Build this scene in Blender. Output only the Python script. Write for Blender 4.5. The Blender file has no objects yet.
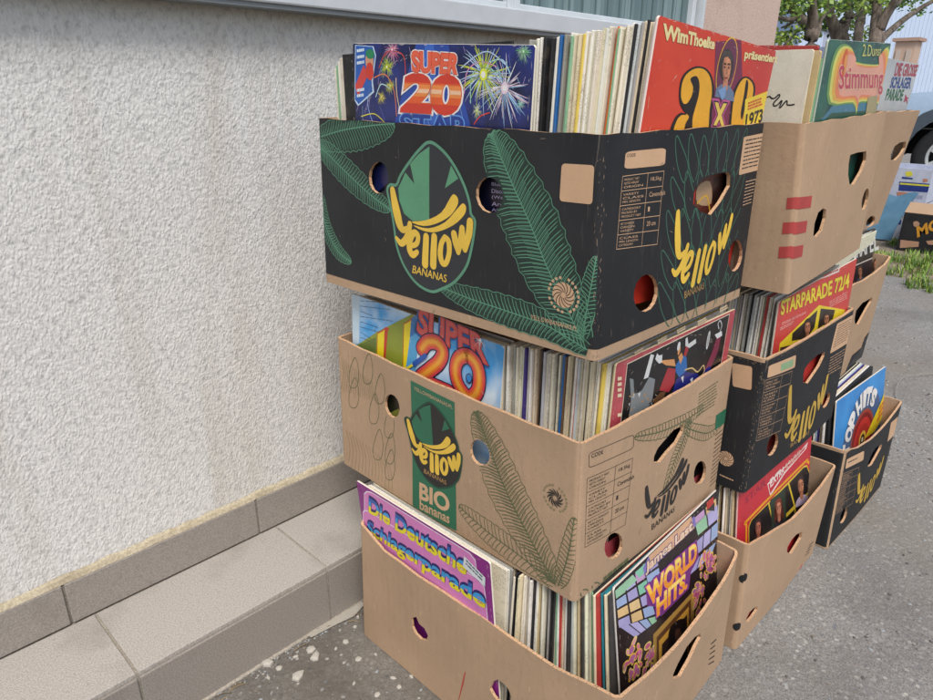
import bpy, bmesh, math, random
import numpy as np
from mathutils import Vector, Matrix
from mathutils import noise as mnoise
from mathutils.geometry import delaunay_2d_cdt
random.seed(11)
scene = bpy.context.scene
COL = scene.collection
V = Vector

# ------------------------------------------------------------------ camera
CAM = V((-0.5895, -0.9763, 0.9291)); YAW, PITCH, ROLL, F = 0.76830, 0.36698, 0.00737, 673.35
CX, CY = 466.5, 350.0
cf = V((math.cos(PITCH)*math.cos(YAW), math.cos(PITCH)*math.sin(YAW), -math.sin(PITCH)))
cr = V((math.sin(YAW), -math.cos(YAW), 0)); cu = cr.cross(cf)
cr, cu = math.cos(ROLL)*cr+math.sin(ROLL)*cu, -math.sin(ROLL)*cr+math.cos(ROLL)*cu
def proj(p):
    d = p-CAM; z = d.dot(cf)
    return CX+F*d.dot(cr)/z, CY-F*d.dot(cu)/z
def ray(x, y): return (cf*F+cr*(x-CX)-cu*(y-CY)).normalized()
def on_z(x, y, z): d = ray(x, y); return CAM+d*((z-CAM.z)/d.z)
def on_x(x, y, X): d = ray(x, y); return CAM+d*((X-CAM.x)/d.x)
def at_depth(x, y, D): d = ray(x, y); return CAM+d*(D/d.dot(cf))
cd = bpy.data.cameras.new('camera'); cam = bpy.data.objects.new('camera', cd); COL.objects.link(cam)
cam.matrix_world = Matrix(((cr.x, cu.x, -cf.x, CAM.x), (cr.y, cu.y, -cf.y, CAM.y), (cr.z, cu.z, -cf.z, CAM.z), (0, 0, 0, 1)))
cd.sensor_width = 36; cd.lens = F/933*36; cd.clip_start = 0.02; cd.clip_end = 900
scene.camera = cam

# ------------------------------------------------------------------ materials
def lin(c):
    if isinstance(c, str):
        c = [int(c[i:i+2], 16)/255 for i in (0, 2, 4)]
    return [x/12.92 if x <= .04045 else ((x+.055)/1.055)**2.4 for x in c]
MATS = {}
def nt(name):
    m = bpy.data.materials.new(name); m.use_nodes = True
    t = m.node_tree; b = t.nodes['Principled BSDF']
    return m, t, b
def node(t, kind, **kw):
    n = t.nodes.new(kind)
    for k, v in kw.items():
        if k.startswith('i_'): n.inputs[k[2:].replace('_', ' ')].default_value = v
        else: setattr(n, k, v)
    return n
def noise(t, scale, detail=4, vec=None, rough=.55, dist=0):
    n = node(t, 'ShaderNodeTexNoise', i_Scale=scale, i_Detail=detail, i_Roughness=rough, i_Distortion=dist)
    if vec: t.links.new(vec, n.inputs['Vector'])
    return n.outputs['Fac']
def ramp(t, src, stops):
    r = t.nodes.new('ShaderNodeValToRGB'); e = r.color_ramp.elements
    while len(e) < len(stops): e.new(.5)
    for q, (p, c) in zip(e, stops):
        q.position = p; q.color = (c, c, c, 1) if not hasattr(c, '__len__') else (*c[:3], 1)
    t.links.new(src, r.inputs['Fac']); return r.outputs['Color']
def mix(t, a, b, f, mode='MIX'):
    n = node(t, 'ShaderNodeMix', data_type='RGBA', blend_type=mode)
    for s, v in ((n.inputs[6], a), (n.inputs[7], b), (n.inputs[0], f)):
        if hasattr(v, 'links') or hasattr(v, 'is_linked'): t.links.new(v, s)
        elif hasattr(v, '__len__'): s.default_value = (*v[:3], 1)
        else: s.default_value = v
    return n.outputs[2]
def objco(t, scale=None):
    c = t.nodes.new('ShaderNodeTexCoord').outputs['Object']
    if scale:
        m = node(t, 'ShaderNodeMapping'); m.inputs['Scale'].default_value = scale
        t.links.new(c, m.inputs['Vector']); return m.outputs['Vector']
    return c
def bump(t, b, src, strength, dist):
    n = node(t, 'ShaderNodeBump', i_Strength=strength, i_Distance=dist)
    t.links.new(src, n.inputs['Height']); t.links.new(n.outputs['Normal'], b.inputs['Normal'])
    return n

def ink(hexc, rough=.6, name=None, wear=.10, gloss=.5):
    """printed colour with faint unevenness of the print"""
    key = (hexc, rough, wear)
    if key in MATS: return MATS[key]
    m, t, b = nt(name or 'print_'+hexc)
    c = lin(hexc); co = objco(t)
    n = noise(t, 26, 5, co); n2 = noise(t, 420, 2, co)
    f = ramp(t, n, [(.25, 1-wear*1.6), (.75, 1+wear*.2)])
    col = mix(t, c, f, 1.0, 'MULTIPLY')
    g = ramp(t, n2, [(.3, 1-wear), (.7, 1)])
    col = mix(t, col, g, 1.0, 'MULTIPLY')
    t.links.new(col, b.inputs['Base Color'])
    r = ramp(t, n, [(.2, max(.05, rough-.12)), (.8, min(1, rough+.12))]); t.links.new(r, b.inputs['Roughness'])
    b.inputs['Specular IOR Level'].default_value = gloss
    MATS[key] = m; return m
def black_print():
    if 'bp' in MATS: return MATS['bp']
    m, t, b = nt('black_print'); co = objco(t)
    n = noise(t, 9, 6, co); fl = noise(t, 260, 3, objco(t, (1, 1, .12)))
    sc = noise(t, 60, 2, objco(t, (1, 1, .15)), dist=1.2)
    col = mix(t, lin('1f2022'), lin('2b2b2d'), ramp(t, n, [(.35, 0), (.75, 1)]))
    col = mix(t, col, lin('4c4945'), ramp(t, fl, [(.62, 0), (.8, .55)]))
    col = mix(t, col, lin('6b6259'), ramp(t, sc, [(.71, 0), (.75, .5)]))
    t.links.new(col, b.inputs['Base Color']); b.inputs['Roughness'].default_value = .62
    b.inputs['Specular IOR Level'].default_value = .35
    bump(t, b, noise(t, 30, 3, objco(t)), .25, .002)
    MATS['bp'] = m; return m
def kraft(hexc='b09478', key='kraft', flute=True, stain=.5):
    if key in MATS: return MATS[key]
    m, t, b = nt(key); co = objco(t)
    base = lin(hexc)
    n = noise(t, 5, 5, co); fib = noise(t, 190, 4, objco(t, (1, 1, .35)), dist=.5)
    big = noise(t, 2.1, 2, co)
    col = mix(t, [c*.86 for c in base], [min(1, c*1.07) for c in base], ramp(t, n, [(.3, 0), (.7, 1)]))
    col = mix(t, col, [c*.72 for c in base], ramp(t, fib, [(.56, 0), (.8, .55)]))
    col = mix(t, col, [c*.70 for c in base], ramp(t, big, [(.6, 0), (.78, stain)]))
    spots = noise(t, 34, 3, co)
    col = mix(t, col, [c*.55 for c in base], ramp(t, spots, [(.735, 0), (.77, .5)]))
    t.links.new(col, b.inputs['Base Color']); b.inputs['Roughness'].default_value = .85
    b.inputs['Specular IOR Level'].default_value = .2
    if flute:
        wv = node(t, 'ShaderNodeTexWave', wave_type='BANDS', bands_direction='DIAGONAL', i_Scale=42.0, i_Distortion=.6, i_Detail=1.0); t.links.new(objco(t, (1, 1, 0)), wv.inputs['Vector'])
        h = mix(t, noise(t, 12, 5, co), noise(t, 260, 3, co), .12); h = mix(t, h, wv.outputs['Fac'], .05)
        bump(t, b, h, .5, .0045)
        cr_ = noise(t, 3.2, 3, objco(t, (1, 1, .5)), dist=1.5); col = mix(t, col, [c*.8 for c in base], ramp(t, cr_, [(.495, 0), (.5, .45), (.505, 0)]))
        sc_ = noise(t, 85, 3, objco(t, (1, 1, .5)), .6); col = mix(t, col, [min(1, c*1.35) for c in base], ramp(t, sc_, [(.68, 0), (.72, .5)])); t.links.new(col, b.inputs['Base Color'])
    MATS[key] = m; return m
def card_edge():
    if 'edge' in MATS: return MATS['edge']
    m, t, b = nt('cardboard_cut_edge')
    fl = noise(t, 520, 2, objco(t))
    col = mix(t, lin('c9a27c'), lin('5d4632'), ramp(t, fl, [(.55, 0), (.64, .8)]))
    t.links.new(col, b.inputs['Base Color']); b.inputs['Roughness'].default_value = .9
    MATS['edge'] = m; return m
def sleeve_mat():
    """card record sleeve: colour from the object, small printed type on the spine"""
    if 'slv' in MATS: return MATS['slv']
    m, t, b = nt('record_sleeve_card')
    oi = t.nodes.new('ShaderNodeObjectInfo'); co = t.nodes.new('ShaderNodeTexCoord').outputs['Object']
    rnd = node(t, 'ShaderNodeMath', operation='MULTIPLY', i_Value=0); t.links.new(oi.outputs['Random'], rnd.inputs[0]); rnd.inputs[1].default_value = 37.0
    cmb = t.nodes.new('ShaderNodeCombineXYZ')
    for k in range(3): t.links.new(rnd.outputs[0], cmb.inputs[k])
    add = node(t, 'ShaderNodeVectorMath', operation='ADD'); t.links.new(co, add.inputs[0]); t.links.new(cmb.outputs[0], add.inputs[1])
    mp = node(t, 'ShaderNodeMapping'); mp.inputs['Scale'].default_value = (1, 1, 1); t.links.new(add.outputs[0], mp.inputs['Vector'])
    ty = noise(t, 760, 1, mp.outputs[0])
    mp2 = node(t, 'ShaderNodeMapping'); mp2.inputs['Scale'].default_value = (.01, .01, 1); t.links.new(add.outputs[0], mp2.inputs['Vector'])
    band = noise(t, 16, 0, mp2.outputs[0])
    fac = mix(t, (0, 0, 0), ramp(t, ty, [(.54, 0), (.6, .38)]), ramp(t, band, [(.56, 0), (.57, 1)]))
    wear = noise(t, 55, 4, add.outputs[0])
    col = mix(t, oi.outputs['Color'], lin('7a6a55'), ramp(t, wear, [(.56, 0), (.78, .4)]))
    inkc = node(t, 'ShaderNodeMix', data_type='RGBA'); inkc.inputs[7].default_value = (.02, .02, .025, 1)
    t.links.new(col, inkc.inputs[6]); t.links.new(fac, inkc.inputs[0])
    t.links.new(inkc.outputs[2], b.inputs['Base Color']); b.inputs['Roughness'].default_value = .5
    MATS['slv'] = m; return m

# ------------------------------------------------------------------ object helpers
def meta(o, label=None, cat=None, group=None, kind=None):
    if label: o['label'] = label
    if cat: o['category'] = cat
    if group: o['group'] = group
    if kind: o['kind'] = kind
    return o
def empty(name, loc, rz=0):
    o = bpy.data.objects.new(name, None); COL.objects.link(o); o.location = loc; o.rotation_euler[2] = rz
    o.empty_display_size = .05; WL[o.name] = V(loc); return o
class MB:
    """gathers faces of one part, with material slots"""
    def __init__(s): s.v = []; s.f = []; s.m = []; s.mats = []; s.sm = []
    def mi(s, mat):
        if mat not in s.mats: s.mats.append(mat)
        return s.mats.index(mat)
    def add(s, vs, fs, mat, smooth=False):
        o = len(s.v); s.v += [tuple(p) for p in vs]; k = s.mi(mat)
        for f in fs: s.f.append([i+o for i in f]); s.m.append(k); s.sm.append(smooth)
    def box(s, lo, hi, mat, bev=0, M=None):
        bm = bmesh.new(); bmesh.ops.create_cube(bm, size=1)
        for v in bm.verts: v.co = V([(lo[k]+hi[k])/2+v.co[k]*(hi[k]-lo[k]) for k in range(3)])
        if bev: bmesh.ops.bevel(bm, geom=bm.edges[:], offset=bev, segments=2, affect='EDGES', profile=.5)
        bm.verts.index_update()
        s.add([(M@v.co if M else v.co) for v in bm.verts], [[v.index for v in f.verts] for f in bm.faces], mat); bm.free()
    def tube(s, pts, rad, mat, seg=8, cap=True, smooth=True):
        pts = [V(p) for p in pts]; n = len(pts); rad = rad if hasattr(rad, '__len__') else [rad]*n
        vs = []; fs = []
        up = V((0, 0, 1))
        for i, p in enumerate(pts):
            d = (pts[min(i+1, n-1)]-pts[max(i-1, 0)]).normalized()
            a = d.cross(up)
            if a.length < .05: a = d.cross(V((0, 1, 0)))
            a.normalize(); b = a.cross(d).normalized(); up = b if abs(d.z) < .97 else up
            for k in range(seg):
                t = 2*math.pi*k/seg; vs.append(p+(a*math.cos(t)+b*math.sin(t))*rad[i])
        for i in range(n-1):
            for k in range(seg):
                k2 = (k+1) % seg; fs.append([i*seg+k, i*seg+k2, (i+1)*seg+k2, (i+1)*seg+k])
        if cap: fs.append(list(range(seg))[::-1]); fs.append([(n-1)*seg+k for k in range(seg)])
        s.add(vs, fs, mat, smooth)
    def build(s, name, parent=None, loc=None):
        me = bpy.data.meshes.new(name)
        base = V(loc) if loc is not None else V((0, 0, 0))
        me.from_pydata([tuple(V(p)-base) for p in s.v], [], s.f)
        for m in s.mats: me.materials.append(m)
        me.polygons.foreach_set('material_index', s.m); me.polygons.foreach_set('use_smooth', s.sm); me.update()
        o = bpy.data.objects.new(name, me); COL.objects.link(o); o.location = base
        WL[o.name] = base
        if parent: o.parent = parent; o.location = base-WL[parent.name]
        return o
WL = {}

# ------------------------------------------------------------------ flat artwork on a surface
def inside(p, loop):
    x, y = p; c = False; j = len(loop)-1
    for i in range(len(loop)):
        xi, yi = loop[i]; xj, yj = loop[j]
        if (yi > y) != (yj > y) and x < (xj-xi)*(y-yi)/(yj-yi)+xi: c = not c
        j = i
    return c
def dens(loop, step, closed=True):
    out = []; n = len(loop)
    for i in range(n if closed else n-1):
        a = loop[i]; b = loop[(i+1) % n]; k = max(1, int(math.hypot(b[0]-a[0], b[1]-a[1])/step))
        out += [(a[0]+(b[0]-a[0])*j/k, a[1]+(b[1]-a[1])*j/k) for j in range(k)]
    if not closed: out.append(loop[-1])
    return out
def smooth(pts, n=5, closed=False):
    P = [tuple(p) for p in pts]; m = len(P); out = []
    g = (lambda i: P[i % m]) if closed else (lambda i: P[max(0, min(m-1, i))])
    for i in range(m if closed else m-1):
        a, b, c, d = g(i-1), g(i), g(i+1), g(i+2)
        for k in range(n):
            t = k/n
            out.append(tuple(.5*((2*b[q])+(-a[q]+c[q])*t+(2*a[q]-5*b[q]+4*c[q]-d[q])*t*t+(-a[q]+3*b[q]-3*c[q]+d[q])*t**3) for q in range(len(b))))
    if not closed: out.append(P[-1])
    return out
def Z(x0, y0, k): return lambda pts: [(x0+x/k, y0+y/k) for x, y in pts]
class Surf:
    LAY = .00009; BASE = .00002
    def __init__(s): s.mb = MB(); s.holes = []; s.outline = None
    def inv(s, px, py):
        a, b = s.L/2, s.H/2
        for _ in range(7):
            x, y = proj(s.plain(a, b)); e = 1e-4
            x1, y1 = proj(s.plain(a+e, b)); x2, y2 = proj(s.plain(a, b+e))
            j11, j21, j12, j22 = (x1-x)/e, (y1-y)/e, (x2-x)/e, (y2-y)/e; d = j11*j22-j12*j21
            rx, ry = px-x, py-y
            a += (rx*j22-ry*j12)/d; b += (ry*j11-rx*j21)/d
        return a, b
    def plain(s, a, b): return s.map(a, b)
    def P(s, pts): return [s.inv(*p) for p in pts]
    def fill(s, loops, mat, layer=1, grid=None):
        if not hasattr(loops[0][0], '__len__'): loops = [loops]
        loops = [dens(l, s.step) for l in loops]
        xs = [p[0] for l in loops for p in l]; ys = [p[1] for l in loops for p in l]
        bx = (min(xs), min(ys), max(xs), max(ys)); clip = []
        for h in s.holes:
            if min(p[0] for p in h) < bx[2] and max(p[0] for p in h) > bx[0] and min(p[1] for p in h) < bx[3] and max(p[1] for p in h) > bx[1]: clip.append(h)
        use_out = s.outline and (bx[0] < .001 or bx[1] < .001 or bx[2] > s.L-.001 or bx[3] > min(p[1] for p in s.outline if p[1] > s.H*.5)-.001)
        vs = []; es = []
        for l in loops+clip+([s.outline] if use_out else []):
            o = len(vs); vs += [V(p) for p in l]; es += [(o+i, o+(i+1) % len(l)) for i in range(len(l))]
        g = s.step
        if s.curved and (bx[2]-bx[0] > g or bx[3]-bx[1] > g):
            for c in s.columns:
                if bx[0] < c < bx[2]:
                    y = bx[1]+g/2
                    while y < bx[3]: vs.append(V((c, y))); y += g
        if s.curved:
            for c in s.columns[:5]+s.columns[-5:]:
                if bx[0]+1e-6 < c < bx[2]-1e-6: o = len(vs); vs += [V((c, bx[1]-.001)), V((c, bx[3]+.001))]; es.append((o, o+1))
        r = delaunay_2d_cdt(vs, es, [], 0, 1e-6)
        tri = []
        for f in r[2]:
            c = (sum(r[0][i][0] for i in f)/len(f), sum(r[0][i][1] for i in f)/len(f))
            if sum(inside(c, l) for l in loops) % 2 == 0: continue
            if any(inside(c, h) for h in clip): continue
            if use_out and not inside(c, s.outline): continue
            tri.append(list(f))
        if tri: s.mb.add([s.map(p[0], p[1], s.BASE+layer*s.LAY) for p in r[0]], tri, mat, s.curved)
    def ok(s, p):
        if any(inside(p, h) for h in s.holes): return False
        return (not s.outline) or inside(p, s.outline)
    def stroke(s, pts, w, mat, layer=2, cap=False):
        """pts in face metres; w a width or widths"""
        n = len(pts); w = list(w) if hasattr(w, '__len__') else [w]*n
        if s.curved:
            q = [pts[0]]; wq = [w[0]]
            for i in range(1, n):
                a, b = pts[i-1], pts[i]; k = max(1, int(math.hypot(b[0]-a[0], b[1]-a[1])/.008))
                for j in range(1, k+1): q.append((a[0]+(b[0]-a[0])*j/k, a[1]+(b[1]-a[1])*j/k)); wq.append(w[i-1]+(w[i]-w[i-1])*j/k)
            pts, w, n = q, wq, len(q)
        L = []; R = []
        for i in range(n):
            a = pts[max(i-1, 0)]; b = pts[min(i+1, n-1)]; dx, dy = b[0]-a[0], b[1]-a[1]; l = math.hypot(dx, dy) or 1e-9
            nx, ny = -dy/l*w[i]/2, dx/l*w[i]/2
            L.append((pts[i][0]+nx, pts[i][1]+ny)); R.append((pts[i][0]-nx, pts[i][1]-ny))
        if cap:
            def arc(c, a, r, sgn): return [(c[0]+r*math.cos(a+sgn*math.pi*k/6), c[1]+r*math.sin(a+sgn*math.pi*k/6)) for k in range(1, 6)]
            a1 = math.atan2(L[-1][1]-pts[-1][1], L[-1][0]-pts[-1][0]); a0 = math.atan2(R[0][1]-pts[0][1], R[0][0]-pts[0][0])
            for c, a, r in ((pts[-1], a1, w[-1]/2), (pts[0], a0, w[0]/2)):
                ar = [c]+[(c[0]+r*math.cos(a-math.pi*k/6), c[1]+r*math.sin(a-math.pi*k/6)) for k in range(7)]
                s.mb.add([s.map(x, y, s.BASE+layer*s.LAY) for x, y in ar], [[0, k, k+1] for k in range(1, 7)], mat)
        vs = []; fs = []
        for i in range(n): vs += [s.map(*L[i], s.BASE+layer*s.LAY), s.map(*R[i], s.BASE+layer*s.LAY)]
        for i in range(n-1):
            if s.ok(((pts[i][0]+pts[i+1][0])/2, (pts[i][1]+pts[i+1][1])/2)) and s.ok(pts[i]) and s.ok(pts[i+1]): fs.append([2*i, 2*i+1, 2*i+3, 2*i+2])
        if fs: s.mb.add(vs, fs, mat)
    def ell(s, c, rx, ry, mat, layer=2, rot=0, n=20):
        pts = []
        for k in range(n):
            t = 2*math.pi*k/n; x, y = rx*math.cos(t), ry*math.sin(t)
            pts.append((c[0]+x*math.cos(rot)-y*math.sin(rot), c[1]+x*math.sin(rot)+y*math.cos(rot)))
        (s.fill if s.curved else s.poly)(pts, mat, layer)
    def poly(s, pts, mat, layer=2):
        """small simple polygon, no clipping"""
        s.mb.add([s.map(x, y, s.BASE+layer*s.LAY) for x, y in pts], [list(range(len(pts)))], mat)
    def text(s, txt, quad, mat, layer=3, bold=0.0, shear=0.0, band=None, shift=(0, 0)):
        """quad: TL,TR,BR,BL in face metres; band keeps only letter heights between two fractions"""
        vs, fs = glyphs(txt, bold, shear)
        if band:
            nv = []; nf = []
            for fc in fs:
                P_ = [vs[i] for i in fc]
                for sg, lim in ((1, band[0]), (-1, -band[1])):
                    out = []
                    for i in range(len(P_)):
                        a, b = P_[i-1], P_[i]; da, db = a[1]*sg-lim, b[1]*sg-lim
                        if (da >= 0) != (db >= 0):
                            t = da/(da-db); out.append((a[0]+(b[0]-a[0])*t, a[1]+(b[1]-a[1])*t))
                        if db >= 0: out.append(b)
                    P_ = out
                    if not P_: break
                if len(P_) > 2: nf.append(list(range(len(nv), len(nv)+len(P_)))); nv += P_
            vs, fs = nv, nf
        quad = [(x+shift[0], y+shift[1]) for x, y in quad]
        H = homog([(0, 1), (1, 1), (1, 0), (0, 0)], quad)
        st = []
        for x, y in vs:
            w = H[6]*x+H[7]*y+1; st.append(((H[0]*x+H[1]*y+H[2])/w, (H[3]*x+H[4]*y+H[5])/w))
        s.mb.add([s.map(a, b, s.BASE+layer*s.LAY) for a, b in st], fs, mat)
    def textpx(s, txt, quad, mat, layer=3, bold=0.0, shear=0.0, **k): s.text(txt, s.P(quad), mat, layer, bold, shear, **k)
GC = {}
def glyphs(txt, bold, shear):
    k = (txt, bold, shear)
    if k in GC: return GC[k]
    def mk(off):
        c = bpy.data.curves.new('lettering', 'FONT'); c.body = txt; c.offset = off; c.resolution_u = 4; c.fill_mode = 'FRONT'; c.shear = shear
        o = bpy.data.objects.new('lettering', c); COL.objects.link(o)
        dg = bpy.context.evaluated_depsgraph_get(); me = o.evaluated_get(dg).to_mesh()
        vs = [(v.co.x, v.co.y) for v in me.vertices]; fs = [list(p.vertices) for p in me.polygons]
        o.evaluated_get(dg).to_mesh_clear(); bpy.data.objects.remove(o); bpy.data.curves.remove(c); return vs, fs
    v0, _ = mk(0); vs, fs = mk(bold) if bold else (v0, _)
    x0, x1 = min(v[0] for v in v0), max(v[0] for v in v0); y0, y1 = min(v[1] for v in v0), max(v[1] for v in v0)
    GC[k] = ([((x-x0)/(x1-x0), (y-y0)/(y1-y0)) for x, y in vs], fs); return GC[k]
def homog(src, dst):
    A = []; b = []
    for (x, y), (u, v) in zip(src, dst):
        A.append([x, y, 1, 0, 0, 0, -u*x, -u*y]); b.append(u); A.append([0, 0, 0, x, y, 1, -v*x, -v*y]); b.append(v)
    return np.linalg.solve(np.array(A, float), np.array(b, float)).tolist()
def affine(src, dst):
    A = np.array([[x, y, 1] for x, y in src]); X, *_ = np.linalg.lstsq(A, np.array(dst), rcond=None)
    return lambda p: (float(p[0]*X[0, 0]+p[1]*X[1, 0]+X[2, 0]), float(p[0]*X[0, 1]+p[1]*X[1, 1]+X[2, 1]))

class Flat(Surf):
    """flat rectangle given by its TL, TR and BL corners; s right, t up from the bottom"""
    def __init__(s, TL, TR, BL, lift=0):
        super().__init__(); TL, TR, BL = V(TL), V(TR), V(BL)
        s.L = (TR-TL).length; s.H = (TL-BL).length; s.u = (TR-TL).normalized(); s.w = (TL-BL).normalized()
        s.w = (s.w-s.u*s.w.dot(s.u)).normalized(); s.n = s.u.cross(s.w); s.o = TL-s.w*s.H; s.lift = lift
        s.step = .05; s.curved = False; s.outline = [(0, 0), (s.L, 0), (s.L, s.H), (0, s.H)]
    def map(s, a, b, off=0): return s.o+s.u*a+s.w*b+s.n*(off+s.lift)
RC = .009
class Face(Surf):
    """one side of a cardboard box between corner lines P and Q, rounded at both ends and bowed outwards"""
    def __init__(s, P0, Q0, P1, Q1, bulge):
        super().__init__(); s.c = [V(x) for x in (P0, Q0, P1, Q1)]; s.L = ((Q0-P0).length+(Q1-P1).length)/2
        s.H = ((P1-P0).length+(Q1-Q0).length)/2; s.bulge = bulge; s.step = .02; s.curved = True; s.BASE = .0003
        s.n = (s.c[1]-s.c[0]).cross(s.c[2]-s.c[0]).normalized(); s.u = (s.c[1]-s.c[0]).normalized()
        r = RC; s.columns = [0, r*.25, r*.5, r*.75, r]
        k = int((s.L-2*r)/.02); s.columns += [r+(s.L-2*r)*i/k for i in range(1, k)]+[s.L-r, s.L-r*.75, s.L-r*.5, s.L-r*.25, s.L]
    def plain(s, a, b):
        x = a/s.L; y = b/s.H; p = (s.c[0]*(1-x)+s.c[1]*x)*(1-y)+(s.c[2]*(1-x)+s.c[3]*x)*y
        return p+s.n*s.bulge*math.sin(math.pi*min(1, max(0, x)))*(.35+.65*max(0, min(1.1, y)))
    def map(s, a, b, off=0):
        a = min(s.L, max(0, a)); r = RC; al = a; w = 0; th = 0
        if a < r: th = -(r-a)/r*math.pi/4
        elif a > s.L-r: th = (a-(s.L-r))/r*math.pi/4
        if th < 0: al = r+r*math.sin(th)
        elif th > 0: al = s.L-r+r*math.sin(th)
        w = r*(1-math.cos(th))
        x = al/s.L; y = b/s.H
        p = (s.c[0]*(1-x)+s.c[1]*x)*(1-y)+(s.c[2]*(1-x)+s.c[3]*x)*y
        e_ = min(1, min(x, 1-x)*9); sd = s.c[0].x*31+s.c[0].y*17+s.c[0].z*7
        bl = s.bulge*math.sin(math.pi*min(1, max(0, x)))*(.35+.65*max(0, min(1.1, y)))+(.0022*mnoise.noise(V((a*5.5, b*5.5, sd))))*max(0, e_)
        return p+s.n*(bl-w+off*math.cos(th))+s.u*(off*math.sin(th))

# ------------------------------------------------------------------ banana boxes
TH = .0045
def make_box(label, cor, holes=None, rims=None, bulge=.004, base=None, name='cardboard_box', print_rect=None):
    """cor: corner dict A0,B0,C0,A1,B1,C1.  faces: front A>B, end B>C, back C>D, side D>A"""
    c = {k: V(v) for k, v in cor.items()}
    for z in '01': c['D'+z] = c['A'+z]+c['C'+z]-c['B'+z]
    o = (c['A0']+c['C0'])/2; root = empty(name, o); meta(root, label, 'cardboard box', 'cardboard fruit boxes of records')
    body = MB(); faces = {}
    base = base or kraft()
    for nm, p, q in (('front', 'A', 'B'), ('end', 'B', 'C'), ('back', 'C', 'D'), ('side', 'D', 'A')):
        f = Face(c[p+'0'], c[q+'0'], c[p+'1'], c[q+'1'], bulge); faces[nm] = f
        hs = (holes or {}).get(nm, [])
        f.holes = [dens(f.P(h), .02) for h in hs]
        if nm in ('back', 'side'):
            f.holes = [[(f.L/2+.045*math.cos(t*.5236), f.H*.66+.016*math.sin(t*.5236)) for t in range(12)]]
        top = (rims or {}).get(nm, [])
        top = sorted(f.P(top))
        ts = [(0, f.H)]+top+[(f.L, f.H)]
        def topf(s_):
            for (a, ta), (b, tb) in zip(ts, ts[1:]):
                if a <= s_ <= b: return ta+(tb-ta)*(s_-a)/max(1e-9, b-a)
            return f.H
        cols = f.columns
        out = [(x, 0) for x in cols]+[(f.L, topf(f.L)*k/12) for k in range(1, 12)]+[(x, topf(x)+(.0008*math.sin(x*70) if RC < x < f.L-RC else 0)) for x in reversed(cols)]+[(0, topf(0)*k/12) for k in range(11, 0, -1)]
        f.outline = out; f.topf = topf
        vs = [V(p_) for p_ in out]; es = [(i, (i+1) % len(out)) for i in range(len(out))]
        for h in f.holes:
            o_ = len(vs); vs += [V(p_) for p_ in h]; es += [(o_+i, o_+(i+1) % len(h)) for i in range(len(h))]
        for x in cols[1:-1]:
            for k in range(1, 12): vs.append(V((x, topf(x)*k/12)))
        for x in cols[1:5]+cols[-5:-1]: o_ = len(vs); vs += [V((x, 0)), V((x, topf(x)))]; es.append((o_, o_+1))
        r = delaunay_2d_cdt(vs, es, [], 0, 1e-6); tri = []
        for t in r[2]:
            cc = (sum(r[0][i][0] for i in t)/3, sum(r[0][i][1] for i in t)/3)
            if inside(cc, out) and not any(inside(cc, h) for h in f.holes): tri.append(list(t))
        body.add([f.map(p_[0], p_[1]) for p_ in r[0]], tri, base, True)
        body.add([f.map(p_[0], p_[1], -TH) for p_ in r[0]], [t[::-1] for t in tri], kraft('b3977c', 'kraft_inside'), True)
        cnt = {}
        for t in tri:
            for i in range(3):
                e = (t[i], t[(i+1) % 3]); k = tuple(sorted(e)); cnt[k] = None if k in cnt else e
        for e in cnt.values():
            if not e: continue
            a, b = r[0][e[0]], r[0][e[1]]
            if (a[0] < 1e-5 and b[0] < 1e-5) or (a[0] > f.L-1e-5 and b[0] > f.L-1e-5): continue
            body.add([f.map(a[0], a[1]), f.map(b[0], b[1]), f.map(b[0], b[1], -TH), f.map(a[0], a[1], -TH)], [[0, 3, 2, 1]], card_edge())
    i = lambda k, z: c[k+'0']+(o-c[k+'0']).normalized()*.012+V((0, 0, z))
    for z in (.0005, .004): body.add([i('A', z), i('B', z), i('C', z), i('D', z)], [[0, 1, 2, 3]], kraft('b3977c', 'kraft_inside'))
    return root, body, faces, o
def finish_box(root, body, faces, o, scuffs=0):
    rg = random.Random(int(abs(o.x*1000+o.z*777)))
    for nm in ('front', 'end'):
        f = faces[nm]
        for k in range(scuffs):      # bare fibres where the print has rubbed off corners and rims
            w_ = rg.random()
            if w_ < .45: a, b = (f.L-abs(rg.gauss(0, .004)) if (nm == 'front') else abs(rg.gauss(0, .004))), rg.random()*f.H
            elif w_ < .8: a = rg.random()*f.L; b = f.topf(a)-.002-abs(rg.gauss(0, .0025))
            else: a, b = rg.random()*f.L, rg.random()*f.H
            l = rg.uniform(.001, .006)*(1 if w_ < .8 else 1.6); t_ = rg.uniform(-.4, .4)+(1.57 if w_ < .45 else (0 if w_ < .8 else rg.random()*3))
            p = [(a, b), (a+l*.5*math.cos(t_)+.0003, b+l*.5*math.sin(t_)), (a+l*math.cos(t_), b+l*math.sin(t_))]
            if all(.0005 < q[0] < f.L-.0005 and 0 < q[1] < f.topf(q[0])-.001 for q in p): f.stroke(p, [.0002, rg.uniform(.0004, .0012), .0002], SCUFF, 9)
    for f in faces.values():
        b = f.mb
        for m in b.mats:
            fs = [(fc, sm) for fc, mi, sm in zip(b.f, b.m, b.sm) if b.mats[mi] is m]
            used = sorted({i for fc, _ in fs for i in fc}); ix = {v: k for k, v in enumerate(used)}
            body.add([b.v[i] for i in used], [[ix[i] for i in fc] for fc, _ in fs], m, fs[0][1])
    body.build('body', root, o)

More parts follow.
